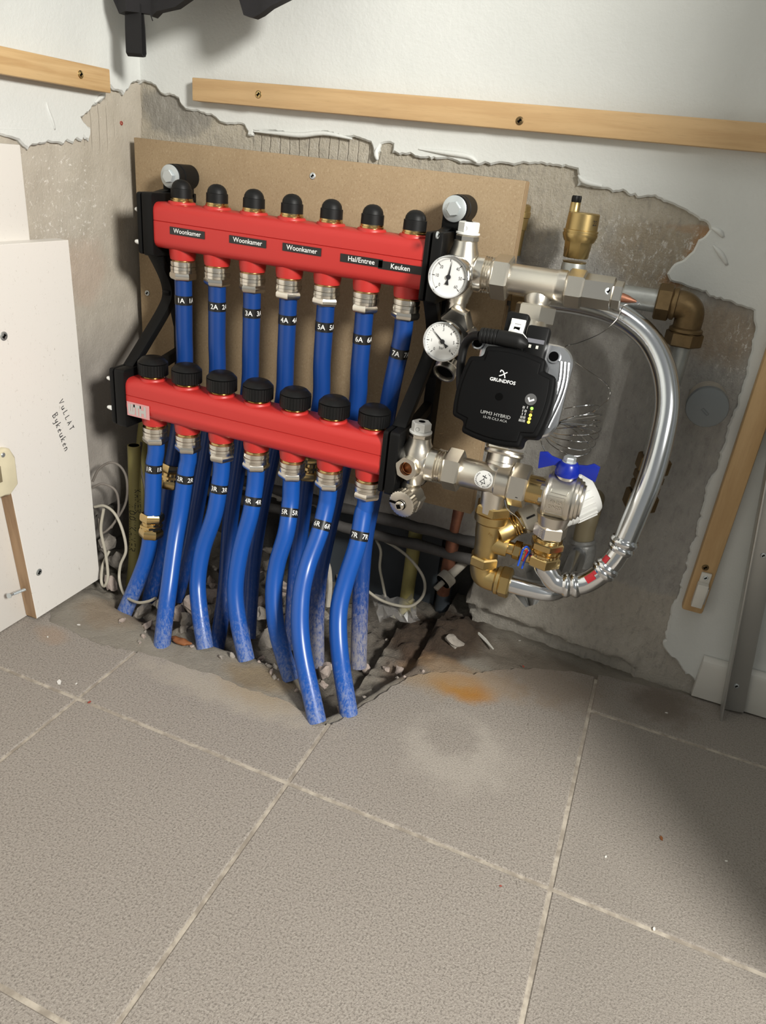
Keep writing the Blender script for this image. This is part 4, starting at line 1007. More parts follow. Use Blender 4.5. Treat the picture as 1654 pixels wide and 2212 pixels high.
for px, r in ((1222, .0160), (1240, .0162), (1302, .0160), (1313, .0158), (1341, .0158), (1347, .0168)): collar(px, r, .0026)
for px, a_, s in ((1280, (-.3, -1, .5), .0075), (1293, (-.3, -1, 1.0), .004), (1323, (-.9, -1, .2), .006)):
    i = min(range(len(bp)), key=lambda j: abs(project(bp[j])[0] - px) + (0 if j > 16 else 500)); d = (bp[i + 1] - bp[i - 1]).normalized(); n = V(a_); n = (n - d * n.dot(d)).normalized(); w_ = d.cross(n); mb = MB(); vs = []
    for ia in range(7):
        for ib in range(5):
            q = (ia - 3) / 3 * s / .0136 * .6; vs.append(bp[i] + (n * math.cos(q) + w_ * math.sin(q)) * .0141 + d * ((ib - 2) / 2 * s * .75))
    mb.add(vs, [(ia * 5 + ib, ia * 5 + ib + 1, (ia + 1) * 5 + ib + 1, (ia + 1) * 5 + ib) for ia in range(6) for ib in range(4)]); obj('red_mark', mb, M['redmark'], t)

# ================================================================= LOWER END PIECE
zl = on_y(1045, 1030, LY).z
xl = on_y(905, 960, LY).x
t = thing('end_piece', 'nickel end piece of the lower manifold with white plug and open hexagon port', 'fitting', (xl, LY, zl))
mb = MB()
mb.lathe([(-.002, .017), (0, .0185), (.010, .0190), (.020, .0205), (.030, .0185), (.037, .0170)], (.516, LY, zl), (1, 0, 0), 32)
mb.lathe([(-.030, .0125), (-.018, .0175), (0, .0205), (.016, .0180), (.024, .0145), (.030, .0138)], (xl, LY, zl + .002), (0, 0, 1), 32)
pc = on_y(876, 1013, LY - .030); pd = V((-.12, -1, .05)).normalized()
mb.lathe([(0, .0145), (.018, .0140), (.0195, .0128)], pc - pd * .030, pd, 26); obj('body', mb, M['nickel'], t)
mb = MB(); mb.hexa((xl, LY, zl + .031), (0, 0, 1), .006, .0138, .2); obj('hex_collar', mb, M['nickelm'], t)
plug(t, xl, LY, zl + .0365, .1)
mb = MB(); u_, v_, d_ = frame_of(pd); hexo = []; N = 24; vs = []; 
for k_, (h, inner) in enumerate(((-.011, 0), (.0, 0), (.0, 1), (-.010, 1))):
    for i in range(N):
        q = 2 * math.pi * i / N; rr = .0083 if inner else .0128 / max(math.cos(((q + .2) % (math.pi / 3)) - math.pi / 6), .86)
        vs.append(pc + pd * h + (u_ * math.cos(q) + v_ * math.sin(q)) * rr)
mb.add(vs, [(k_ * N + i, k_ * N + (i + 1) % N, (k_ + 1) * N + (i + 1) % N, (k_ + 1) * N + i) for k_ in range(3) for i in range(N)]); hp = obj('hex_port', mb, M['nickelm'], t)
mb = MB(); mb.lathe([(-.0095, .0082), (-.006, .0078), (-.0065, .0070), (-.0094, .0070)], pc, pd, 22); obj('copper_bore', mb, M['copperdark'], hp)
# drain valve below
dc = on_y(866, 1090, LY - .034)
t2 = thing('drain_valve', 'round nickel drain valve with a square key, below the lower end piece', 'valve', dc)
dd = V((-.18, -1, -.12)).normalized()
mb = MB(); mb.lathe([(0, .0125), (.012, .0130), (.030, .0105)], (xl - .004, LY, zl - .052), (0, .05, 1), 24); mb.lathe([(0, .0135), (.020, .0145)], dc - dd * .034, dd, 24); mb.hexa((xl + .002, LY + .002, zl - .048), dd, .016, .0175, .2); obj('body', mb, M['nickel'], t2)
mb = MB(); knurl(mb, dc - dd * .0125, dd, .0125, .0178, 26, .0011, .001); obj('knurled_cap', mb, M['nickel'], t2)
mb = MB(); mb.lathe([(0, .0062), (.001, .0058), (.006, .0056), (.0065, .005)], dc, dd, 20); k_ = obj('key_stub', mb, M['nickelm'], t2)
mb = MB(); u_, v_, _ = frame_of(dd); mb.obox(dc + dd * .0066, (u_ + v_ * .4).normalized(), (v_ - u_ * .4).normalized(), dd, .0026, .0026, .0004); obj('square_hole', mb, M['hole'], k_)
mb = MB(); mb.torus(dc + dd * .0016, dd, .0062, .0006, 20, 6); mb.obox(dc - u_ * .010 + dd * .0004, u_, v_, dd, .0065, .0013, .0006); obj('black_seal', mb, M['hole'], t2)
# ================================================================= LOWER TEE
t = thing('lower_tee', 'nickel tee with a round check valve sticker, running right from the lower end piece', 'fitting', (.61, LY, zl))
mb = MB(); mb.lathe([(0, .0200), (.0012, .0214), (.0115, .0214), (.0125, .0190), (.0140, .0212), (.0155, .0188), (.0170, .0212), (.0185, .0188), (.0200, .0212), (.023, .0180)], (.5510, LY, zl), (1, 0, 0), 36); obj('ribbed_coupling', mb, M['nickelm'], t)
mb = MB(); mb.hexa((.5735, LY, zl), (1, 0, 0), .0205, .0260, .3, .002); obj('union_nut', mb, M['nickel'], t)
TR = .0178
mb = MB(); mb.lathe([(0, TR - .001), (.002, TR), (.044, TR), (.046, TR + .002), (.060, TR + .0022), (.061, TR + .0005), (.0625, TR + .002), (.064, TR)], (.593, LY, zl), (1, 0, 0), 36)
mb.ball((.636, LY + .007, zl + .004), .0205, 24, 14); mb.lathe([(0, .016), (.030, .0150)], (.6375, LY + .002, zl - .012), (0, 0, -1), 26)
mb.lathe([(0, .020), (.022, .0205), (.026, .0185)], (.638, LY + .012, zl + .010), (0, .35, .9), 28); obj('body', mb, M['nickel'], t)
mb = MB(); mb.hexa((.6548, LY, zl), (1, 0, 0), .0215, .0262, .35, .002); obj('union_nut', mb, M['nickel'], t)
mb = MB(); mb.lathe([(0, .0028), (.0003, .0026)], (.668, LY - .0232, zl - .008), (0, -1, -.4), 12); obj('tell_tale_hole', mb, M['hole'], t)
sc_ = on_y(1044, 1037, LY - TR); cxs = sc_.x; q0 = math.atan2(sc_.z - zl, TR * .95)
def stp(a, b, h=.00025):
    q = q0 + b / TR; return V((cxs + a, LY - math.cos(q) * (TR + h), zl + math.sin(q) * (TR + h)))
mb = MB(); N = 36; ring = [(0, 0)]; vs = [stp(0, 0)]; fs = []
for j in range(1, 6):
    for i in range(N): vs.append(stp(.0112 * j / 5 * math.cos(2 * math.pi * i / N), .0112 * j / 5 * math.sin(2 * math.pi * i / N)))
for i in range(N): fs.append((0, 1 + i, 1 + (i + 1) % N))
for j in range(4):
    for i in range(N): fs.append((1 + j * N + i, 1 + (j + 1) * N + i, 1 + (j + 1) * N + (i + 1) % N, 1 + j * N + (i + 1) % N))
mb.add(vs, fs); stk = obj('round_sticker', mb, M['stickergrey'], t)
mb = MB(); P5 = lambda a, b: stp(a, b, .0005)
for word, st_, sg in (('terugstagklep', 62, -1), ('ingebouwde', 245, -1)):
    for i, ch in enumerate(word):
        q = math.radians(st_ - i * 12.4); rr = .0092
        put_text(mb, ch, P5, .0030, .9, .012, rot=q - math.pi / 2, dx=rr * math.cos(q), dy=rr * math.sin(q))
def seg(a, b, w_=.00035):
    a, b = V(a), V(b); n = V((-(b - a).y, (b - a).x)).normalized() * w_; mb.add([P5(*(a + n)), P5(*(b + n)), P5(*(b - n)), P5(*(a - n))], [(0, 1, 2, 3)])
tr_ = math.radians(-12); rt_ = lambda a, b: (a * math.cos(tr_) - b * math.sin(tr_), a * math.sin(tr_) + b * math.cos(tr_))
for a, b in (((0, .0062), (0, .0012)), ((-.0030, .0036), (.0030, .0036)), ((-.0026, .0044), (.0026, .0030)), ((0, .0012), (-.0032, -.0036)), ((0, .0012), (.0032, -.0036)), ((-.0036, -.0036), (.0036, -.0036)), ((0, -.0036), (0, -.0066))): seg(rt_(*a), rt_(*b))
obj('lettering', mb, M['ink'], stk)

# ================================================================= PUMP
T1 = V((.6355, -.109, zu - .045)); T2 = V((.6385, -.170, zl + .020)); aD = (T2 - T1).normalized()
uP = V((1, 0, 0)); vP = -(aD - uP * aD.dot(uP)).normalized(); nP = uP.cross(vP).normalized()
if nP.y > 0: nP = -nP
c0 = V((.640, -.15, .440)); fo = c0 + nP * .080
def pq(px, py, off=.080): p = on_p(px, py, c0 + nP * off, nP) - c0; return p.dot(uP), p.dot(vP)
fc = (-.002, -.0305)
t = thing('circulation_pump', 'black square circulation pump with lit yellow lamps, between the two nickel tees', 'pump', fo)
def notched(h, nt, bul, r=0):
    pts = []
    base = [(-h + nt, h), (h - nt, h), (h - nt, h - nt * .8), (h, h - nt), (h, -h + nt), (h - nt, -h + nt * .8), (h - nt, -h), (-h + nt, -h), (-h + nt, -h + nt * .8), (-h, -h + nt), (-h, h - nt), (-h + nt, h - nt * .8)]
    for i, p in enumerate(base):
        q = base[(i + 1) % 12]; pts.append(p)
        if i in (0, 3, 6, 9):
            m = ((p[0] + q[0]) / 2, (p[1] + q[1]) / 2); l = math.hypot(*m)
            for f in (.2, .4, .6, .8):
                b = bul * (1 - (2 * f - 1) ** 2); pts.append((p[0] + (q[0] - p[0]) * f + m[0] / l * b, p[1] + (q[1] - p[1]) * f + m[1] / l * b))
    rt = math.radians(-3.0)
    return [(fc[0] + x * math.cos(rt) - y * math.sin(rt), fc[1] + x * math.sin(rt) + y * math.cos(rt)) for x, y in pts]
mb = MB(); mb.prism(notched(.0475, .0145, .0038), c0 + nP * .078, uP, vP, .034); obj('control_box', mb, M['pumpblack'], t, bevel=.0035, seg=3, ang=50)
mb = MB(); mb.prism(notched(.0425, .0135, .0032), c0 + nP * .0802, uP, vP, .004); face = obj('face_plate', mb, M['pumpblack'], t, bevel=.0012, ang=50)
F = lambda h: (lambda a, b: c0 + nP * (.0803 + h) + uP * a + vP * b)
def dirs(p1, p2):
    a = V(pq(*p1)); b = V(pq(*p2)); return (a + b) / 2, math.atan2((b - a).y, (b - a).x), (b - a).length
def line_text(s, p1, p2, size, mat, bold=.0, name='lettering', sp=1.0):
    m, rot, L = dirs(p1, p2); vs, _ = glyphs(s, bold); w0 = max(p[0] for p in vs) - min(p[0] for p in vs)
    mb = MB(); put_text(mb, s, F(.0002), size, L / (w0 * size), bold, rot=rot, dx=m.x, dy=m.y); obj(name, mb, mat, face)
line_text('GRUNDFOS', (1058, 818), (1113, 829), .0050, M['print'], .02, 'brand_lettering')
line_text('UPM3 HYBRID', (1038, 889), (1102, 903), .0050, M['greyprint'])
line_text('15-70 C/L3 ACA', (1043, 900), (1094, 911), .0036, M['greyprint'])
m = V(pq(1087, 809)); mb = MB(); G2 = F(.0002); rl = math.radians(-8)
def lg(a, b): a, b = a * .0039, b * .0036; return G2(m.x + a * math.cos(rl) - b * math.sin(rl), m.y + a * math.sin(rl) + b * math.cos(rl))
for st_ in ([(-1.0, .35), (-.95, .95), (-.35, .85), (.1, .3), (.55, -.35), (.75, -.85)], [(.85, .95), (.3, .35), (-.3, -.3), (-.95, -.8)]):
    pl = strip([(p.x, p.y) for p in catmull([(a, b, 0) for a, b in st_], 4)], .14); mb.add([lg(a, b) for a, b in pl], [tuple(range(len(pl)))])
obj('brand_emblem', mb, M['print'], face)
def disc(name, px, py, r, mat, h=.0002, parent=face, th=.0003):
    a, b = pq(px, py); mb = MB(); mb.lathe([(0, r), (th, r * .96)], F(h)(a, b), nP, 24); return obj(name, mb, mat, parent)
disc('centre_hole', 1078, 857, .0040, M['hole'])
bt = disc('push_button', 1146, 863, .0062, plain('button_grey', (.085, .085, .085), .4))
m2 = V(pq(1146, 864)); mb = MB(); ch = F(.0008)
pl = strip([(-.0030, .0016), (-.0006, -.0016), (.0034, .0014)], .0010); rl2 = math.radians(-8)
mb.add([ch(m2.x + a * math.cos(rl2) - b * math.sin(rl2), m2.y + a * math.sin(rl2) + b * math.cos(rl2)) for a, b in pl], [(0, 1, 4, 5), (1, 2, 3, 4)]); obj('chevron', mb, M['print'], bt)
for px, py, mt in ((1148.5, 882.5, 'ledg'), (1147, 889.5, 'ledo'), (1145.5, 897, 'ledy'), (1143.5, 904.5, 'ledy'), (1141.5, 912, 'ledy')): disc('indicator_lamp', px, py, .0016, M[mt])
mb = MB()
for px, py, n_ in ((1131, 880, 2), (1139, 880, 1), (1129, 887, 1), (1135, 888, 2), (1128, 894, 1), (1134, 895, 1), (1126, 901, 2), (1132, 902, 2), (1124, 908, 3), (1130, 909, 3)):
    a, b = pq(px, py)
    for j in range(n_): c_ = F(.0003)(a + (j - (n_ - 1) / 2) * .0013, b); mb.add([c_ + uP * x * .00045 + vP * y * .0013 for x, y in ((-1, -1), (1, -1), (1, 1), (-1, 1))], [(0, 1, 2, 3)])
obj('pictograms', mb, M['greyprint'], face)
# motor and pump housing of bare aluminium
mb = MB(); mb.prism([(fc[0] + .004 + a, fc[1] + .006 + b) for a, b in notched_r] if False else [(fc[0] + .0075 + a, fc[1] + .0185 + b) for a, b in rrect(.103, .102, .020, 5)], c0 + nP * .041, uP, vP, .010, .002); obj('housing_flange', mb, M['alu'], t, ang=40)
mb = MB(); mb.lathe([(-.018, .030), (-.005, .044), (.030, .048)], c0 + uP * .002 + vP * -.022, nP, 36); obj('volute', mb, M['nickel'], t)
hs = V(pq(1196, 771, .042))
for dx_, dy_, q in ((0, 0, 0), (.0, -.075, 1), (-.085, 0, 2)):
    mb = MB(); p = c0 + nP * .0405 + uP * (hs.x + dx_) + vP * (hs.y + dy_); mb.lathe([(0, .0078), (.004, .0070), (.0042, .0052)], p, nP, 22); lug = obj('screw_boss', mb, M['alu'], t)
    mb = MB(); mb.lathe([(.0043, .0054), (.0052, .005)], p, nP, 20); obj('socket_screw', mb, M['hole'], lug)
# ribs on the flange
for k_ in range(3):
    mb = MB(); pts = [c0 + nP * .0415 + uP * a + vP * b for a, b in ((fc[0] + .046 + .004 * k_, .022), (fc[0] + .049 + .004 * k_, .002), (fc[0] + .048 + .004 * k_, -.02), (fc[0] + .042 + .004 * k_, -.050))]; mb.tube(catmull(pts, 5), .0014, 8); obj('rib', mb, M['alu'], t)
mb = MB(); a, b = V(pq(1187, 845, .046)), V(pq(1177, 878, .046)); c_ = (a + b) / 2; dd_ = (b - a).normalized()
mb.obox(c0 + nP * .0435 + uP * c_.x + vP * c_.y, uP * dd_.x + vP * dd_.y, uP * dd_.y - vP * dd_.x, nP, .021, .0042, .0006); rp = obj('rating_label', mb, M['white'], t)
mb = MB(); q1 = c0 + nP * .0443 + uP * c_.x + vP * c_.y; e1 = uP * dd_.x + vP * dd_.y; e2 = nP.cross(e1)
for i in range(16): mb.obox(q1 + e1 * (-.018 + i * .0023), e1, e2, nP, .0005, .0016 + .0009 * ((i * 7) % 3) / 2, .0001)
obj('label_print', mb, M['greyprint'], rp)
mb = MB(); mb.tube([T1, c0 + vP * .055, c0, T2 - aD * .03, T2], [.0165, .0165, .018, .0165, .0165], 26); obj('flow_tube', mb, M['nickel'], t)
mb = MB(); mb.hexa(T2 - aD * .032, aD, .018, .0245, .2, .002); mb.lathe([(0, .0232), (.003, .0238), (.005, .0225)], T2 - aD * .014, aD, 30); obj('union_nut', mb, M['nickel'], t)
# connector sockets on the top edge
def onb(px, py, off): a, b = pq(px, py, off); return c0 + nP * off + uP * a + vP * b
s1 = onb(1116, 705, .050); s2 = onb(1160, 735, .052)
mb = MB(); mb.obox(s1 + vP * .001, uP, vP, nP, .0120, .0125, .0085); obj('socket', mb, M['blackplastic'], t, bevel=.003)
mb = MB(); mb.obox(s2 - vP * .006, uP, vP, nP, .0120, .0200, .0085); sk = obj('socket', mb, M['blackplastic'], t, bevel=.003)
mb = MB(); mb.obox(s2 + nP * .0087 - vP * .003, uP, vP, nP, .0092, .0022, .0006); obj('clip_bar', mb, plain('grey_clip', (.16, .16, .18), .3), sk)
mb = MB()
for q in (-.0048, .0030): mb.obox(s2 + nP * .0087 - vP * .009 + uP * q, uP, vP, nP, .0013, .0017, .0006)
obj('contact_pin', mb, M['offwhite'], sk)
# cable with moulded plug
t = thing('pump_cable', 'thick black cable with ribbed plug running left from the pump socket', 'cable', onb(1090, 735, .075))
e0 = onb(1118, 738, .072); e1 = onb(1075, 729, .072); e2_ = onb(1038, 724, .070)
mb = MB(); mb.tube(catmull([onb(1122, 741, .071), e0, e1], 4), [.0074, .0088, .0088, .0088, .0088, .0088, .0088, .0086, .0084], 20); pl_ = obj('plug', mb, M['rubber'], t, bevel=0)
mb = MB(); d_s = (e2_ - e1)
for i in range(5): mb.lathe([(0, .0080), (.0006, .0084), (.0033, .0082), (.0039, .0070)], e1 + d_s * (i / 5), d_s, 20)
obj('strain_relief', mb, M['rubber'], t)
mb = MB(); mb.tube(catmull([e2_, onb(1020, 727, .062), onb(1004, 745, .05), onb(996, 780, .045), onb(994, 820, .042), onb(997, 860, .04), onb(1008, 905, .03)], 7), .0048, 14); obj('cord', mb, M['rubber'], t)
mb = MB(); mb.tube([onb(1094, 728, .062), onb(1100, 720, .064), onb(1112, 716, .066), onb(1124, 722, .067), onb(1132, 732, .067), onb(1133, 742, .066)], .0030, 10); 
cl = onb(1118, 703, .062)
mb.obox(cl + vP * .004, uP, vP, nP, .0078, .0026, .0011); 
for q in (-.0056, .0056): mb.obox(cl + uP * q - vP * .004 + nP * .0014, uP, (vP - nP * .35).normalized(), nP, .0022, .0080, .0011)
mb.obox(cl - vP * .0005 + nP * .0005, uP, vP, nP, .0070, .0014, .0011)
o = obj('locking_clip', mb, M['white'], t, bevel=.0004); o['label'] = 'white locking clip on the black plug'

# ================================================================= CAPILLARY COIL
t = thing('capillary_coil', 'thin steel capillary wire coiled into loops to the right of the pump', 'wire', on_y(1180, 925, -.08))
zz = lambda x, y: (1120 + x * .13564, 720 + y * .13564)
LOOPS = [[(420, 1470, .0), (470, 1330, .3), (700, 1210, .8), (1050, 1150, .8), (1250, 1147, .5), (1275, 1190, .2), (1150, 1262, .0), (850, 1345, .0), (640, 1405, .0), (420, 1450, .0)],
 [(420, 1470, 0), (640, 1400, .2), (900, 1322, .7), (1200, 1288, .6), (1300, 1292, .3), (1290, 1312, .1), (900, 1365, 0), (600, 1420, 0), (420, 1480, 0)],
 [(420, 1495, 0), (600, 1512, .5), (1000, 1482, .9), (1240, 1432, .6), (1310, 1402, .3), (1260, 1385, .1), (1150, 1384, 0), (900, 1395, 0), (630, 1428, 0), (420, 1480, 0)],
 [(430, 1520, 0), (600, 1600, .5), (900, 1625, 1), (1200, 1600, .8), (1312, 1530, .4), (1260, 1485, .1), (1100, 1460, 0), (860, 1440, 0), (640, 1435, 0), (420, 1490, 0)],
 [(400, 1530, 0), (550, 1650, .5), (850, 1715, 1), (1100, 1725, .9), (1260, 1660, .5), (1255, 1590, .1), (1100, 1525, 0), (860, 1470, 0), (640, 1440, 0), (415, 1495, 0)],
 [(390, 1540, 0), (500, 1690, .5), (700, 1800, 1), (1000, 1862, 1), (1200, 1800, .6), (1195, 1700, .2), (1050, 1570, 0), (860, 1490, 0), (640, 1442, 0), (410, 1500, 0)],
 [(385, 1550, 0), (480, 1740, .5), (700, 1890, 1), (930, 1957, 1), (1130, 1890, .7), (1125, 1780, .2), (960, 1600, 0), (800, 1500, 0), (640, 1448, 0), (410, 1505, 0)],
 [(395, 1545, 0), (355, 1650, .3), (365, 1750, .5), (400, 1830, .6), (470, 1960, .7)],
 [(1275, 1190, .2), (1330, 1130, .2), (1420, 1060, .2), (1458, 950, .2), (1420, 840, .1), (1300, 730, .1), (1050, 560, 0), (830, 405, 0), (740, 320, -.1)]]
for lp in LOOPS:
    mb = MB(); P = catmull([on_y(*zz(x, y), -.062 - .045 * q) for x, y, q in lp], 6); mb.tube(P, .00062, 6); obj('wire_loop', mb, M['chrome'], t)
mb = MB(); P = catmull([V((.7415, UY, zu - .004)), V((.7455, UY, zu - .006)), on_y(1347, 660, -.104), on_y(1332, 690, -.10), on_y(1297, 720, -.09), on_y(1248, 741, -.075), on_y(1222, 748, -.066), on_y(1220, 763, -.06)], 6); mb.tube(P, .00062, 6); obj('wire_loop', mb, M['chrome'], t)
mb = MB(); P = catmull([on_y(1090, 1080, -.205), on_y(1096, 1100, -.206), on_y(1118, 1118, -.20), on_y(1135, 1142, -.19), on_y(1165, 1152, -.16)], 6); mb.tube(P, .00062, 6); obj('wire_loop', mb, M['chrome'], t)
mb = MB(); tc = [on_y(*zz(x, y), -.068) for x, y in ((580, 1230), (600, 1290), (600, 1350), (585, 1420), (600, 1480), (625, 1450), (630, 1400), (600, 1350), (620, 1270), (650, 1240))]; mb.tube(catmull(tc, 4), .0014, 8); mb.ball(tc[0], .003, 10, 6); mb.ball(tc[-1], .0026, 10, 6); obj('wire_tie', mb, M['rubber'], t)

# ================================================================= BALL VALVE
bx, bz = .7085, zl - .001
t = thing('ball_valve', 'nickel ball valve with a blue butterfly handle, right of the lower tee', 'valve', (bx, LY, bz))
mb = MB(); mb.lathe([(0, .0168), (.020, .0168)], (.6745, LY, bz), (1, 0, 0), 30); obj('brass_nipple', mb, M['brassm'], t)
mb = MB(); mb.hexa((.6905, LY, bz), (1, 0, 0), .010, .0185, .3)
mb.lathe([(0, .0225), (.001, .0262), (.003, .0268), (.005, .0258), (.007, .0262), (.026, .0258), (.029, .0270), (.032, .0270), (.034, .0250), (.037, .0250), (.038, .0225), (.041, .0225), (.042, .019), (.044, .0185)], (.6965, LY, bz), (1, 0, 0), 40)
mb.lathe([(0, .0165), (.016, .0205)], (bx + .003, LY, bz - .039), (0, 0, 1), 28); mb.lathe([(0, .0120), (.012, .0105), (.016, .0100)], (bx + .007, LY, bz + .021), (0, 0, 1), 24)
mb.hexa((bx + .003, LY, bz - .0535), (0, 0, 1), .017, .0200, .35, .002); body = obj('body', mb, M['nickel'], t)
BRR = .0262
def bpl(a, b, h=.0006):
    q = -.12 + b / BRR; return V((bx + .004 + a, LY - math.cos(q) * (BRR + h), bz + math.sin(q) * (BRR + h)))
mb = MB()
for i, s in enumerate(('PN25', 'DN20')): put_text(mb, s, bpl, .0062, 1.0, .01, dy=.0045 - i * .007)
fr_ = [(-.0105, .011), (.0095, .011), (.0095, -.012), (-.0105, -.012)]
for i in range(4):
    a, b = V(fr_[i]), V(fr_[(i + 1) % 4]); mb.tube([bpl(*(a + (b - a) * f), .0001) for f in (0, .25, .5, .75, 1)], .0004, 6)
mb.tube([bpl(*p, .0001) for p in ((-.008, .019), (-.008, .015), (.010, .0145), (.011, .019))], .0005, 6)
h2 = flat_place((bx - .001, LY - .0182, bz - .048), (.8, -.25, 0), (0, 0, 1))
put_text(mb, '2022', flat_place((bx - .0065, LY - .0170, bz - .045), (0, 0, -1), (.9, -.42, 0)), .0062, 1, .01); obj('embossing', mb, M['nickelm'], body)
hub = V((bx + .007, LY, bz + .036))
mb = MB(); mb.lathe([(-.009, .0135), (-.004, .0138), (.004, .0118), (.007, .0100), (.0075, .006)], hub, (0, 0, 1), 30)
for sx in (-1, 1):
    w1 = [(sx * .008, -.003), (sx * .016, -.0005), (sx * .033, -.009), (sx * .0345, .0115), (sx * .026, .0135), (sx * .020, .0095), (sx * .008, .0075)] if sx < 0 else [(.008, -.006), (.016, -.004), (.033, -.010), (.0345, .009), (.027, .0115), (.020, .0075), (.008, .0055)]
    mb.prism(w1, hub + V((0, -.0013, 0)), (1, 0, 0), (0, 0, 1), .0028)
obj('butterfly_handle', mb, M['bluehandle'], t, bevel=.0006)
mb = MB(); mb.hexa(hub + V((0, 0, .007)), (0, 0, 1), .0065, .0072, .2); mb.lathe([(0, .0082), (.0012, .0082)], hub + V((0, 0, .0068)), (0, 0, 1), 20); obj('hex_nut', mb, M['zinc'], t)
ox = bx + .003
t = thing('compression_fitting', 'shiny brass compression fitting between the ball valve and the chromed bend', 'fitting', (ox, LY, .245))
zb = bz - .0545
mb = MB()
for q in range(3): mb.lathe([(q * .0018, .0160), (q * .0018 + .0009, .0170), (q * .0018 + .0018, .0160)], (ox, LY, zb - .0055), (0, 0, 1), 28)
obj('thread', mb, M['brassm'], t)
mb = MB(); mb.hexa((ox, LY, zb - .0045), (0, 0, -1), .010, .0205, .2, .0016); obj('hex_nut', mb, M['brassm'], t)
mb = MB()
for q in range(3): mb.lathe([(q * .0016, .0160), (q * .0016 + .0008, .0170), (q * .0016 + .0016, .0160)], (ox, LY, zb - .0195), (0, 0, 1), 28)
knurl(mb, (ox, LY, zb - .0185), (0, 0, -1), .005, .0190, 32, .0006, .001); mb.hexa((ox, LY, zb - .0232), (0, 0, -1), .0145, .0208, .25, .002); obj('hex_nut', mb, M['brassm'], t)

# ================================================================= BRASS REGULATING VALVE + THERMOSTAT HEAD
t = thing('regulating_valve', 'brass regulating valve hanging below the lower tee, with a blue tagged side port', 'valve', (.638, -.168, .19))
vx2 = .6385; vy2 = -.170
mb = MB(); mb.hexa((vx2, vy2, zl - .033), (0, 0, -1), .014, .0225, .3, .002); mb.lathe([(0, .0215), (.010, .0210), (.013, .018)], (vx2, vy2, zl - .046), (0, 0, -1), 30); obj('union_nut', mb, M['brass'], t)
P0 = V((vx2 + .010, vy2, zl - .072)); hd = V((.075, .045, .048)).normalized()
mb = MB(); mb.lathe([(0, .0178), (.018, .0172), (.032, .0152), (.036, .0150), (.050, .0147), (.052, .0137)], (vx2, vy2, zl - .055), (0, .0, -1), 30)
mb.lathe([(.001, .0120), (.002, .0160), (.014, .0160), (.020, .0145)], P0, hd, 26)
mb.lathe([(0, .0125), (.020, .0125), (.024, .0120)], (vx2 + .003, vy2, zl - .086), (1, 0, -.05), 22); obj('body', mb, M['brass'], t)
mb = MB()
for i in range(3): mb.lathe([(0, .0138), (.0015, .0150), (.003, .0138)], P0 + hd * (.020 + i * .0034), hd, 26)
mb.hexa(P0 + hd * .030, hd, .006, .0150, .1); obj('thread_collar', mb, M['brassm'], t)
mb = MB(); mb.hexa((vx2, vy2, zl - .105), (0, 0, -1), .014, .0190, .3, .002); mb.lathe([(0, .0150), (.004, .0155), (.006, .014)], (vx2, vy2, zl - .118), (0, 0, -1), 26); obj('hex_nut', mb, M['brass'], t)
sp0 = V((vx2 + .024, vy2, zl - .087))
mb = MB(); mb.lathe([(0, .0082), (.010, .0082), (.011, .0095)], sp0, (1, 0, -.05), 20); mb.hexa(sp0 + V((.010, 0, -.0005)), (1, 0, -.05), .010, .0118, .2); mb.lathe([(0, .0112), (.006, .0116), (.012, .0116), (.014, .0095)], sp0 + V((.021, 0, -.001)), (1, 0, -.05), 22); obj('side_port', mb, M['brassm'], t)
mb = MB(); tg_ = sp0 + V((.027, -.0118, 0)); mb.tube(catmull([tg_ + V(p) for p in ((-.0065, 0, -.015), (-.005, -.001, 0), (-.0040, -.002, .009), (0, -.002, .0145), (.0042, -.002, .009), (.001, -.001, -.002), (-.001, 0, -.017))], 5), .0012, 8); obj('blue_tag', mb, M['bluetag'], t)
mb = MB(); mb.tube(catmull([tg_ + V(p) for p in ((-.0015, -.001, .008), (.001, -.001, .009), (.0005, -.001, .003), (-.001, -.001, -.006))], 4), .0011, 8); obj('red_tag', mb, M['redmark'], t)
mb = MB(); put_text(mb, 'KVS', flat_place(V((vx2 - .002, vy2 - .0186, zl - .071)), (1, -.1, .45), (-.4, 0, 1)), .0055, 1, .01) if False else mb.tube([V((vx2 + .003, vy2 - .0178, zl - .068 - .001 * i)) + V((.0012 * i, -.0001, .003 if i % 2 else 0)) for i in range(7)], .0004, 6); obj('embossing', mb, M['brass'], t)
# thermostat head
t = thing('thermostat_head', 'white thermostat head with ribbed flank and black mark, behind the ball valve', 'thermostat', P0 + hd * .05)
H0 = P0 + hd * .034
mb = MB(); mb.lathe([(0, .0150), (.002, .0168), (.018, .0172), (.019, .020)], H0, hd, 30); obj('lock_ring', mb, M['offwhite'], t)
mb = MB(); u_, v_, _ = frame_of(hd); fr3 = (V((-.3, -1, .2)) - hd * V((-.3, -1, .2)).dot(hd)).normalized(); mb.obox(H0 + hd * .010 + fr3 * .0172, hd, hd.cross(fr3), fr3, .0055, .0012, .0004); obj('black_mark', mb, M['ink'], t)
mb = MB(); mb.lathe([(.019, .0185), (.020, .0280), (.024, .0290), (.0245, .0278), (.030, .0290), (.056, .0285)], H0, hd, 36); obj('scale_ring', mb, M['white'], t)
mb = MB(); mb.lathe([(.054, .0290), (.060, .0296), (.090, .0280), (.094, .0255), (.0945, .004)], H0, hd, 36); cap = obj('cap', mb, M['white'], t)
mb = MB()
for i in range(22):
    q = 2 * math.pi * i / 22; e_r = u_ * math.cos(q) + v_ * math.sin(q); mb.obox(H0 + hd * .074 + e_r * .0288, hd, hd.cross(e_r), e_r, .012, .0012, .0016)
obj('grip_rib', mb, M['white'], cap)
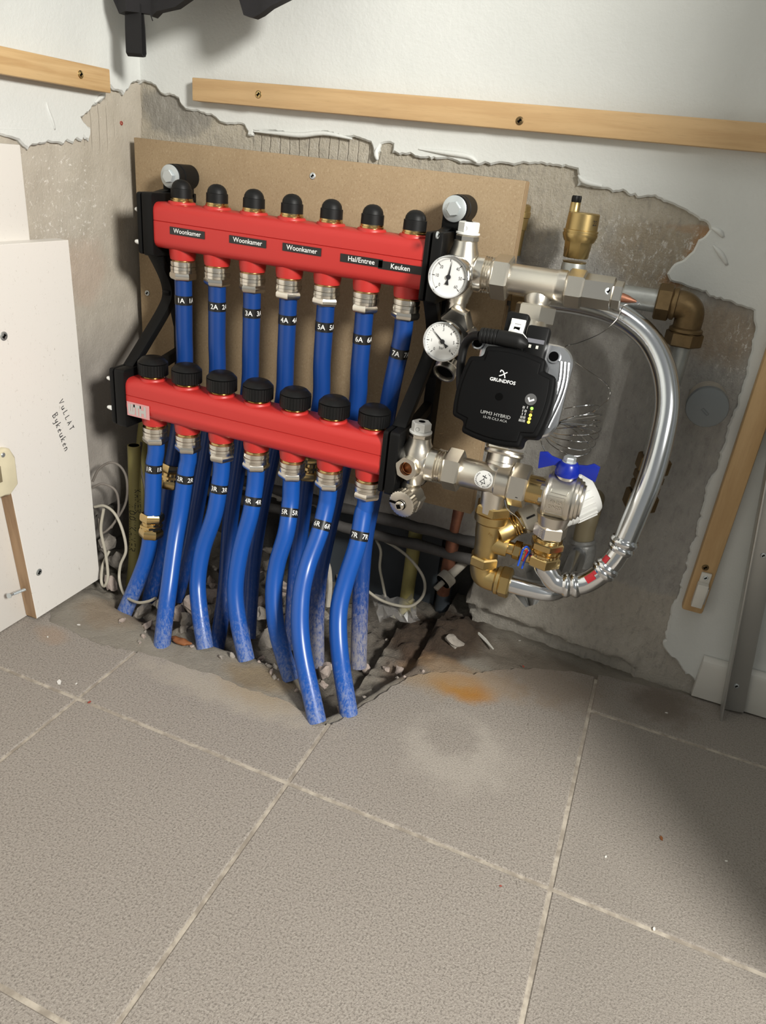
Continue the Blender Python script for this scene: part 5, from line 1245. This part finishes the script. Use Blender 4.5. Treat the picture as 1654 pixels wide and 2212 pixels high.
# elbow at the bottom and short pipe
ezb = zl - .127
t = thing('brass_elbow', 'brass elbow with hexagon nut at the bottom of the regulating valve', 'fitting', (vx2, vy2, ezb))
mb = MB(); mb.tube(catmull([(vx2, vy2, zl - .119), (vx2, vy2, ezb + .002), (vx2 + .003, vy2, ezb - .006), (vx2 + .011, vy2, ezb - .009), (vx2 + .022, vy2, ezb - .009)], 6), .0158, 24)
mb.lathe([(0, .0150), (.003, .0185), (.007, .0185), (.008, .016)], (vx2 + .018, vy2, ezb - .009), (1, 0, 0), 26); obj('body', mb, M['brass'], t)
mb = MB(); mb.hexa((vx2 + .025, vy2, ezb - .009), (1, 0, 0), .014, .0205, .3, .002); obj('hex_nut', mb, M['brass'], t)
t = thing('steel_pipe', 'short level galvanised pipe between the brass elbow and the chromed bend', 'pipe', (.70, vy2, ezb - .009))
mb = MB(); mb.tube(catmull([(vx2 + .036, vy2, ezb - .009), (.70, vy2 + .001, ezb - .009), (.728, vy2 + .008, ezb - .009), (.742, vy2 + .04, ezb - .008), (.744, vy2 + .10, ezb - .004), (.746, -.001, ezb)], 5), .0118, 22); obj('pipe_body', mb, M['galv'], t)

# ================================================================= WALL STUB, CONDUITS, TAPE
p = on_x(262, 266, .0012); t = thing('wall_plug', 'small dark red wall plug in the bare left wall near the corner', 'wall plug', p)
mb = MB(); mb.lathe([(-.002, .0026), (.0008, .0026), (.001, .0016), (-.0006, .0013)], p, (1, 0, 0), 14); obj('plug', mb, M['brick'], t)
c = on_y(1527, 880, -.045)
t = thing('capped_stub', 'grey plastic cap closing a pipe stub in the wall at the right', 'pipe cap', (c.x, -.02, c.z))
mb = MB(); mb.lathe([(0, .0225), (.044, .0225)], (c.x, -.001, c.z), (0, -1, 0), 40); obj('stub', mb, M['dustpvc'], t)
mb = MB(); mb.lathe([(0, .0243), (.010, .0243), (.0115, .0236), (.012, .0215)], (c.x, -.036, c.z), (0, -1, 0), 44); mb.tube([(c.x - .006, -.0482, c.z - .003), (c.x + .002, -.0482, c.z - .009), (c.x + .004, -.0482, c.z - .007), (c.x - .004, -.0482, c.z - .001)], .0004, 6, closed=True); obj('cap', mb, M['pvc'], t)
# tan conduit with tape sleeve
t = thing('tan_conduit', 'tan conduit wrapped in silver tape, coming out of the wall behind the ball valve', 'conduit', on_y(1250, 1200, -.03))
P = [on_y(*q) for q in ((1281, 1085, -.010), (1272, 1115, -.03), (1262, 1150, -.036), (1257, 1185, -.038))]
mb = MB(); mb.tube(catmull([V((P[0].x, .01, P[0].z + .004))] + P, 6), .0138, 22); obj('conduit', mb, M['tan'], t)
P = [on_y(*q) for q in ((1258, 1165, -.038), (1257, 1195, -.040), (1247, 1222, -.040), (1228, 1244, -.036), (1205, 1262, -.02))]
mb = MB(); mb.tube(catmull(P, 6), [.0162 + .0022 * abs(math.sin(i * 1.7)) for i in range(25)], 16); obj('tape_sleeve', mb, M['tape'], t)
t = thing('tape_flap', 'loose flap of dark silver tape hanging below the short level pipe', 'tape', on_y(1145, 1290, -.06))
rows = []
for (l, r), dy in zip((((1085, 1232), (1172, 1180)), ((1100, 1258), (1182, 1215)), ((1112, 1285), (1186, 1270)), ((1135, 1312), (1160, 1304))), (.0, .006, .0, -.006)):
    rows.append([on_y(l[0] + (r[0] - l[0]) * f, l[1] + (r[1] - l[1]) * f, -.070 + dy + .010 * math.sin(f * 9 + dy * 300)) for f in [i / 9 for i in range(10)]])
mb = MB(); vs = [p for rw in rows for p in rw] + [p + V((0, .0012, 0)) for rw in rows for p in rw]; n_ = 10; o_ = 40
fs = [(j * n_ + i, j * n_ + i + 1, (j + 1) * n_ + i + 1, (j + 1) * n_ + i) for j in range(3) for i in range(9)]
fs += [tuple(o_ + q for q in f)[::-1] for f in fs[:27]]; mb.add(vs, fs); obj('flap', mb, M['tape'], t)
# brass fitting half hidden behind the fibreboard
t = thing('brass_fitting', 'brass fitting half hidden behind the right edge of the fibreboard', 'fitting', (.582, -.015, .57))
mb = MB(); fx = on_y(1122, 500, -.012).x - .004; z0 = on_y(1120, 552, -.012).z
mb.lathe([(0, .0100), (.030, .0105), (.0305, .0120), (.044, .0125), (.045, .0140), (.051, .0140), (.052, .0130), (.058, .0130), (.060, .010)], (fx, -.0125, z0), (0, 0, 1), 26); obj('body', mb, M['brass'], t)
t = thing('pipe_clamp', 'dark pipe clamp on the wall right beside the fibreboard edge', 'clamp', (.60, -.01, .53))
p = on_y(1104, 640, -.03); mb = MB(); mb.box((p.x - .012, -.035, p.z - .012), (p.x + .014, -.001, p.z + .012)); obj('body', mb, M['darkpipe'], t, bevel=.003)
mb = MB(); mb.lathe([(0, .006), (.004, .005)], (p.x, -.035, p.z), (0, -1, 0), 6); obj('bolt', mb, M['brown'], t)

# ================================================================= DUCT AT THE FOOT OF THE WALL
t = thing('slate_sheet', 'dark slate grey plastic sheet standing in the broken-out duct', 'sheet', (.40, .06, -.1))
mb = MB(); mb.box((.22, .062, -.16), (.525, .068, .125)); obj('sheet', mb, M['slate'], t, bevel=.0008)
for lab, pa, pb_, r, y in (('upper dirty grey pipe running level across the duct', (690, 1082), (1030, 1172), .0098, .000), ('lower dirty grey pipe running level across the duct', (560, 1090), (1022, 1210), .0088, .004)):
    a = on_y(*pa, y); b = on_y(*pb_, y); t = thing('old_pipe', lab, 'pipe', b)
    a = a + (a - b) * .6
    if a.x < .06: a = a.lerp(b, (.06 - a.x) / (b.x - a.x))
    mb = MB(); N = 18; mb.tube([a.lerp(b + (b - a).normalized() * .03, i / N) + V((0, .002 * math.sin(i), .0012 * math.sin(i * 2.3))) for i in range(N + 1)], [r * (1 + .08 * math.sin(i * 1.9)) for i in range(N + 1)], 14); obj('pipe_body', mb, M['darkpipe'], t)
a = on_y(996, 1085, .004); b = on_y(957, 1270, .012)
t = thing('copper_pipe', 'dull copper pipe rising out of the duct behind the lower end of the fibreboard', 'pipe', b)
mb = MB(); mb.tube(catmull([a + V((0, 0, .06)), a, a.lerp(b, .5), b + V((0, .004, -.012))], 5), .0105, 18); obj('pipe_body', mb, M['copper'], t)
a = on_y(899, 1140, .030); b = on_y(874, 1320, .036)
t = thing('yellow_conduit', 'short yellow conduit standing in the duct right of the blue pipes', 'conduit', b)
mb = MB(); mb.tube([a + (a - b) * .2, a, b + (b - a) * .2], .0115, 18); obj('conduit', mb, M['yellow'], t)
a = on_y(958, 1256, -.012); d = V((-.45, -.75, -.55)).normalized()
t = thing('sealed_pipe_end', 'grey pipe end with a black rubber seal and thin nipple, in the duct', 'pipe', a)
mb = MB(); mb.tube([a - d * .05, a - d * .012], .0075, 16); obj('pipe_body', mb, M['dustpvc'], t)
mb = MB(); mb.lathe([(-.014, .0125), (-.012, .0142), (.0, .0142), (.001, .0130)], a, d, 28); obj('sleeve', mb, M['dustpvc'], t)
mb = MB(); mb.lathe([(0, .0132), (.0025, .0122), (.001, .007)], a + d * .0005, d, 26); obj('rubber_seal', mb, M['hole'], t)
mb = MB(); mb.tube([a, a + d * .018], .0045, 14); nz = obj('nipple', mb, M['dustpvc'], t)
a = on_y(958, 1285, .01)
t = thing('drain_pipe', 'dark grey drain pipe going down into the brown soil', 'pipe', a)
mb = MB(); mb.tube([on_y(962, 1262, .055), on_y(950, 1345, .050), on_y(945, 1385, .048)], .0125, 20); obj('pipe_body', mb, M['slate'], t)
# yellow conduits with handwriting in the corner
y1 = [on_y(289, 962, -.125), on_y(291, 1050, -.128), on_y(292, 1150, -.134), on_y(288, 1240, -.142), on_y(272, 1310, -.155)]
t = thing('yellow_conduit', 'yellow conduit with marker writing, cut off at the top, in the left corner', 'conduit', y1[-1])
pth = catmull(y1, 8); mb = MB(); mb.tube(pth, .0098, 20); co = obj('conduit', mb, M['yellow'], t)
mb = MB(); mb.lathe([(0, .0082), (.0004, .0081)], pth[0], (pth[0] - pth[1]), 18); obj('open_end', mb, M['hole'], t)
def conduit_writing(s, f0, f1, ang, size):
    mb = MB(); A = pth[int(f0 * (len(pth) - 1))]; B = pth[int(f1 * (len(pth) - 1))]; d = (B - A).normalized(); fr = V((.45, -1, .3)); fr = (fr - d * fr.dot(d)).normalized(); rt = d.cross(fr); rt = rt if rt.x > 0 else -rt
    def pl(a, b):
        i = f0 * (len(pth) - 1) + a / (B - A).length * (f1 - f0) * (len(pth) - 1); j = min(int(i), len(pth) - 2); c = pth[j].lerp(pth[j + 1], i - j); q = ang + b / .0099
        return c + (fr * math.cos(q) + rt * math.sin(q)) * .0100
    hand(mb, s, pl, size, .00055, .34); obj('handwriting', mb, M['ink'], co)
conduit_writing('KAMER T H', .26, .80, .25, .0098); conduit_writing('WOONKAMER', .34, .86, -.80, .0108)
y2 = [on_y(318, 880, -.065), on_y(308, 960, -.072), on_y(308, 1060, -.08), on_y(303, 1180, -.095), on_y(290, 1300, -.115)]
t = thing('yellow_conduit', 'second yellow conduit rising behind the lower manifold in the left corner', 'conduit', y2[-1])
mb = MB(); mb.tube(catmull(y2, 7), .0100, 18); obj('conduit', mb, M['yellow'], t)
# cables in the left corner and in the duct
def cable(label, pts, r, mat, grp=None):
    P = catmull([on_y(*q) for q in pts], 7); t = thing('cable', label, 'cable', P[-1]); mb = MB(); mb.tube(P, r, 9); obj('sheath', mb, mat, t); return t
cable('pale grey cable looping down from the left board edge to the blue pipes', [(204, 1095, -.185), (226, 1093, -.180), (248, 1110, -.178), (265, 1147, -.182), (272, 1189, -.186), (260, 1221, -.192), (258, 1254, -.20), (270, 1286, -.222), (296, 1301, -.242), (320, 1299, -.246), (336, 1292, -.247)], .0022, M['cable'])
cable('pale grey cable hanging in a narrow loop beside the left board', [(224, 1099, -.190), (218, 1145, -.195), (228, 1195, -.197), (233, 1243, -.205), (226, 1266, -.209), (219, 1256, -.205), (222, 1221, -.195), (236, 1190, -.18)], .0022, M['cable'])
cable('dark dusty cable arching over the dark gap in the left corner', [(200, 1040, -.185), (214, 1013, -.18), (239, 999, -.172), (262, 1010, -.165), (274, 1040, -.16), (270, 1090, -.158), (240, 1140, -.17)], .0018, M['oldcable'])
cable('dark dusty cable coiled low in the left corner', [(200, 1053, -.19), (222, 1045, -.182), (248, 1058, -.175), (256, 1086, -.172), (252, 1120, -.175), (232, 1145, -.185), (217, 1150, -.19), (214, 1120, -.19)], .0018, M['oldcable'])
cable('thin grey cable rising behind the second yellow conduit', [(305, 955, -.105), (302, 1000, -.11), (312, 1050, -.12), (318, 1090, -.13), (320, 1140, -.14)], .0020, M['oldcable'])
cable('grey cable looping down to the right of the blue pipes in the duct', [(790, 1150, .01), (848, 1178, .0), (888, 1210, -.01), (915, 1250, -.018), (914, 1285, -.026), (890, 1308, -.034), (858, 1308, -.038), (820, 1295, -.036), (788, 1272, -.03)], .0024, M['cable'])
cable('grey cable hanging straight down behind the rightmost blue pipe', [(812, 1165, .02), (822, 1190, .015), (820, 1225, .012), (826, 1258, .008), (832, 1290, .0)], .0024, M['cable'])
cable('pale cable stub lying in the pit behind the dusty blue pipes', [(640, 1190, .0), (700, 1210, -.01), (712, 1255, -.02), (708, 1310, -.03)], .0046, M['dustpvc'])
# crumpled clear plastic
t = thing('plastic_scrap', 'crumpled clear plastic scrap lying on the soil in the duct', 'plastic scrap', on_y(850, 1310, -.02))
mb = MB(); vs = []; R_ = random.Random(3)
for j in range(6):
    for i in range(9):
        a = on_y(800 + i * 11 + j * 4, 1288 + j * 11 - 6 * math.sin(i * .8), -.02 - .004 * j); vs.append(a + V((0, R_.uniform(-.006, .006), R_.uniform(-.005, .006))))
fs = [(j * 9 + i, j * 9 + i + 1, (j + 1) * 9 + i + 1, (j + 1) * 9 + i) for j in range(5) for i in range(8)]
mb.add(vs, fs); obj('film', mb, M['bag'], t, flat=True)

# ================================================================= JACKET HEM
t = thing('black_jacket', 'hem of a black jacket with strap loops, hanging at the top of the frame', 'jacket', (.15, -.06, .80))
prof = [(.040, .800), (.048, .7845), (.070, .7855), (.093, .786), (.098, .783), (.108, .7885), (.130, .7945), (.158, .803), (.185, .812), (.210, .815), (.226, .808), (.234, .788), (.244, .7865), (.256, .7895), (.268, .797), (.285, .81), (.30, .83)]
mb = MB(); nz = 10; vs = []; N = len(prof)
for side in (0, 1):
    for j in range(nz):
        f = j / (nz - 1)
        for i, (x, z) in enumerate(prof):
            zz_ = z + (1.12 - z) * f; yy = -.098 + .014 * math.sin(x * 70 + f * 3) * (.4 + f) + .005 * math.sin(x * 160)
            vs.append((x - .01 * f * (1 if i == 0 else 0), yy if side == 0 else yy + .012 + .035 * f, zz_))
o2 = nz * N; fs = []
for j in range(nz - 1):
    for i in range(N - 1):
        a = j * N + i; fs.append((a, a + 1, a + N + 1, a + N)); fs.append((o2 + a, o2 + a + N, o2 + a + N + 1, o2 + a + 1))
for i in range(N - 1): fs.append((i, o2 + i, o2 + i + 1, i + 1)); b = (nz - 1) * N + i; fs.append((b, b + 1, o2 + b + 1, o2 + b))
for j in range(nz - 1):
    a = j * N; fs.append((a, a + N, o2 + a + N, o2 + a)); a = j * N + N - 1; fs.append((a, o2 + a, o2 + a + N, a + N))
mb.add(vs, fs); obj('cloth', mb, M['cloth'], t, ang=60)
mb = MB(); a = on_y(271, 26, -.098); b = on_y(305, 26, -.098); lo_ = on_y(290, 121, -.098).z
mb.prism(strip([(-.002, .795), (-.0035, .77), (-.004, lo_ + .003), (-.001, lo_), (.003, lo_ + .001), (.0045, lo_ + .004), (.004, .77), (.001, .795)], .0008), (b.x, -.096, 0), (0, 1, 0), (0, 0, 1), b.x - a.x); obj('strap_loop', mb, M['strap'], t)
mb = MB(); mb.tube(catmull([(.098, -.098, .787), (.101, -.099, .781), (.1025, -.099, .778)], 3), .0007, 6); obj('loose_thread', mb, M['strap'], t)

# ================================================================= RUBBLE AND CRUMBS
def stone(seed, n=2):
    bm = bmesh.new(); bmesh.ops.create_icosphere(bm, subdivisions=n, radius=1)
    for v in bm.verts:
        p = v.co.copy(); q = V((p.x * 1.15, p.y * .95, p.z * .75)); k = 1 + .45 * mnoise.noise(p * 1.3 + V((seed, 0, 0))) + .22 * mnoise.noise(p * 3.1 + V((0, seed, 0)))
        for pn in (V((1, .3, .2)), V((-.4, 1, .3)), V((.2, -.5, 1))):
            pn = pn.normalized(); h = q.dot(pn); q = q - pn * max(0, h - .62)
        v.co = q * k
    me = bpy.data.meshes.new('rubble_chunk'); bm.to_mesh(me); bm.free(); me.materials.append(M['rubble'] if seed % 3 else M['rubblep']); return me
SM = [stone(i) for i in range(7)]
def chunk(x, y, r, label, grp, z=None, k=None, name='rubble_chunk', cat='rubble'):
    o = bpy.data.objects.new(name, SM[k if k is not None else R_.randrange(7)]); COL.objects.link(o)
    g = ground(x, y) if z is None else z
    o.location = (x, y, g + r * .35); o.scale = (r * R_.uniform(.8, 1.25), r * R_.uniform(.8, 1.2), r * R_.uniform(.7, 1.0)); o.rotation_euler = [R_.uniform(0, 6.28) for _ in range(3)]
    if label is None: named.append((o, x, y, r, cat)); return o
    return tag(o, label, cat, grp)
named = []
lab1 = 'rough mortar chunk lying in the pit between and behind the blue pipes'
feet = [on_y(*q[-1]) for q in RET + SUP]
def clear(x, y, r): return all((x - p.x) ** 2 + (y - p.y) ** 2 > (r + .0125) ** 2 for p in feet)
placed = []
for px, py, z, r in ((575, 1225, -.01, .013), (555, 1215, .0, .011), (580, 1190, -.01, .008), (562, 1330, -.02, .014), (560, 1250, -.01, .012), (612, 1270, -.02, .014), (622, 1300, -.02, .012), (455, 1290, -.02, .013), (450, 1330, -.02, .013), (415, 1310, -.02, .015), (405, 1345, -.01, .014), (500, 1330, -.02, .012), (575, 1390, -.02, .014), (640, 1290, -.03, .012), (720, 1300, -.03, .010), (735, 1250, -.03, .010), (655, 1445, -.01, .013), (350, 1310, -.01, .016), (310, 1320, -.008, .013), (385, 1330, -.008, .014), (700, 1330, -.03, .010), (590, 1350, -.03, .012), (230, 1180, .03, .020), (250, 1215, .0, .018), (700, 1450, -.02, .012), (565, 1300, -.02, .011), (545, 1275, -.02, .012), (240, 1265, -.01, .012)):
    p = on_z(px, py, z); chunk(p.x, p.y, r, None, None, z - r * .2)
n = 0
while n < 48:
    x = R_.uniform(.09, .60); y = R_.uniform(yfront(x) + .01, .04); r = R_.choice((.004, .005, .006, .008, .010))
    if y > .0 and not .08 < x < .58 or not clear(x, y, r) or (x > .495 and y > -.13): continue
    chunk(x, y, r, None, None); n += 1
lab2 = 'grey screed crumb along the broken edge of the floor tiles'
n = 0
while n < 24:
    x = R_.uniform(.12, .62); y = yfront(x) + R_.uniform(-.02, .008); r = R_.choice((.002, .003, .003, .0045))
    if not clear(x, y, r): continue
    chunk(x, y, r, None, None, name='screed_crumb', cat='crumb'); n += 1
bands_ = ['%dR' % (i + 1) for i in range(7)] + ['%dA' % (i + 1) for i in range(7)]
cnt = {}
for o, x, y, r, cat in named:
    j = min(range(14), key=lambda i: (feet[i].x - x) ** 2 + (feet[i].y - y) ** 2); dx_, dy_ = x - feet[j].x, y - feet[j].y
    where = ('left of' if dx_ < 0 else 'right of') if abs(dx_) > abs(dy_) else ('behind' if dy_ > 0 else 'in front of')
    pink = o.data.materials[0] == M['rubblep']
    kind = 'screed crumb' if cat == 'crumb' else ('large' if r > .0115 else 'medium' if r > .0065 else 'small') + (' pinkish' if pink else ' grey') + ' mortar chunk'
    lb = '%s %s the foot of the blue %s pipe' % (('pinkish ' if pink else 'grey ') + kind if cat == 'crumb' else kind, where, bands_[j])
    cnt.setdefault(lb, []).append((x, y, o, cat))
for lb, L in cnt.items():
    if len(L) == 2:
        L.sort(key=lambda q: -q[1])
        for q, w_ in zip(L, ('farther', 'nearer')): tag(q[2], '%s of two: %s' % (w_, lb), 'crumb' if q[3] == 'crumb' else 'rubble')
    else:
        for q in L: tag(q[2], lb, 'crumb' if q[3] == 'crumb' else 'rubble', lb if len(L) > 1 else None)
p = on_z(980, 1390, .004); o = chunk(p.x, p.y, .013, 'whitish plaster lump lying on the brown soil right of the pipes', None, .002, 1, 'plaster_lump', 'lump'); o.scale = (.017, .011, .008)
for px, py, lab in ((1038, 1375, 'pale wood splinter beside the whitish plaster lump'),):
    a = on_z(1030, 1365, .006); b = on_z(1065, 1402, .004); mb = MB(); mb.tube([a, a.lerp(b, .5) + V((0, 0, .001)), b], [.0022, .0028, .0012], 6); o = obj('wood_splinter', mb, M['offwhite'], origin=a); tag(o, lab, 'splinter')
# brown bark-like scrap
c = on_z(390, 1385, .004); mb = MB(); mb.ball((0, 0, 0), 1, 16, 10, (.0165, .0062, .0045)); 
for i, p in enumerate(mb.v): mb.v[i] = c + V((p.x * (1 + .2 * math.sin(p.y * 600)), p.y, p.z + .0008 * math.sin(p.x * 500)))
o = obj('bark_scrap', mb, M['leaf'], origin=c); tag(o, 'oval brown scrap lying between the feet of two blue pipes', 'scrap')
# flakes on the tiles
fl = mb = MB(); mb.prism([(-1, -.4), (.2, -.7), (1, 0), (.3, .8), (-.7, .5)], (0, 0, .3), (1, 0, 0), (0, 1, 0), .3); FM = {}
for nm, mt in (('chip', M['chip']), ('red', M['brick']), ('brown', M['leaf']), ('dark', M['rubble'])):
    o = obj('f', mb, mt); FM[nm] = o.data; bpy.data.objects.remove(o)
for px, py, s, kd, lab in ((128, 1474, .0052, 'chip', 'white plaster flake on the tile joint at the far left'), (165, 1477, .0020, 'chip', 'tiny white flake right of the plaster flake at the left'), (193, 1517, .0026, 'red', 'dark red grit at the tile crossing on the left'),
    (1308, 1851, .0020, 'chip', 'white flake in the middle of the right hand tile'), (1568, 1860, .0018, 'chip', 'white flake near the right frame edge, on the shaded tile'), (1412, 2007, .0024, 'chip', 'white flake on the tile joint at the lower right'), (1428, 1811, .0034, 'brown', 'brown speck on the right hand tile, above the white flakes'),
    (1117, 1908, .0020, 'dark', 'dark grit left of the tile crossing at the bottom'), (1081, 1914, .0016, 'red', 'small red grit left of the dark grit at the bottom'), (1130, 1440, .0026, 'red', 'orange red grit on the stained tile below the wall crack'), (1142, 1565, .0022, 'dark', 'dark grit on the tile beside the white ring stain'),
    (1439, 1540, .0022, 'chip', 'white flake on the dark stain near the skirting'), (1060, 1380, .0030, 'chip', 'white flake right of the pale splinter'), (1122, 1384, .0022, 'chip', 'white flake on the screed below the wall crack'), (103, 1376, .0020, 'chip', 'white flake in front of the plywood edge'), (170, 1350, .0026, 'chip', 'white flake on the broken screed near the raised board')):
    p = on_z(px, py, .0003); o = bpy.data.objects.new({'chip': 'paint_flake', 'red': 'red_grit', 'brown': 'brown_speck', 'dark': 'dark_grit'}[kd], FM[kd]); COL.objects.link(o); o.location = p; o.scale = (s, s * .7, s * .8); o.rotation_euler = (0, 0, px); tag(o, lab, 'flake' if kd == 'chip' else 'grit')
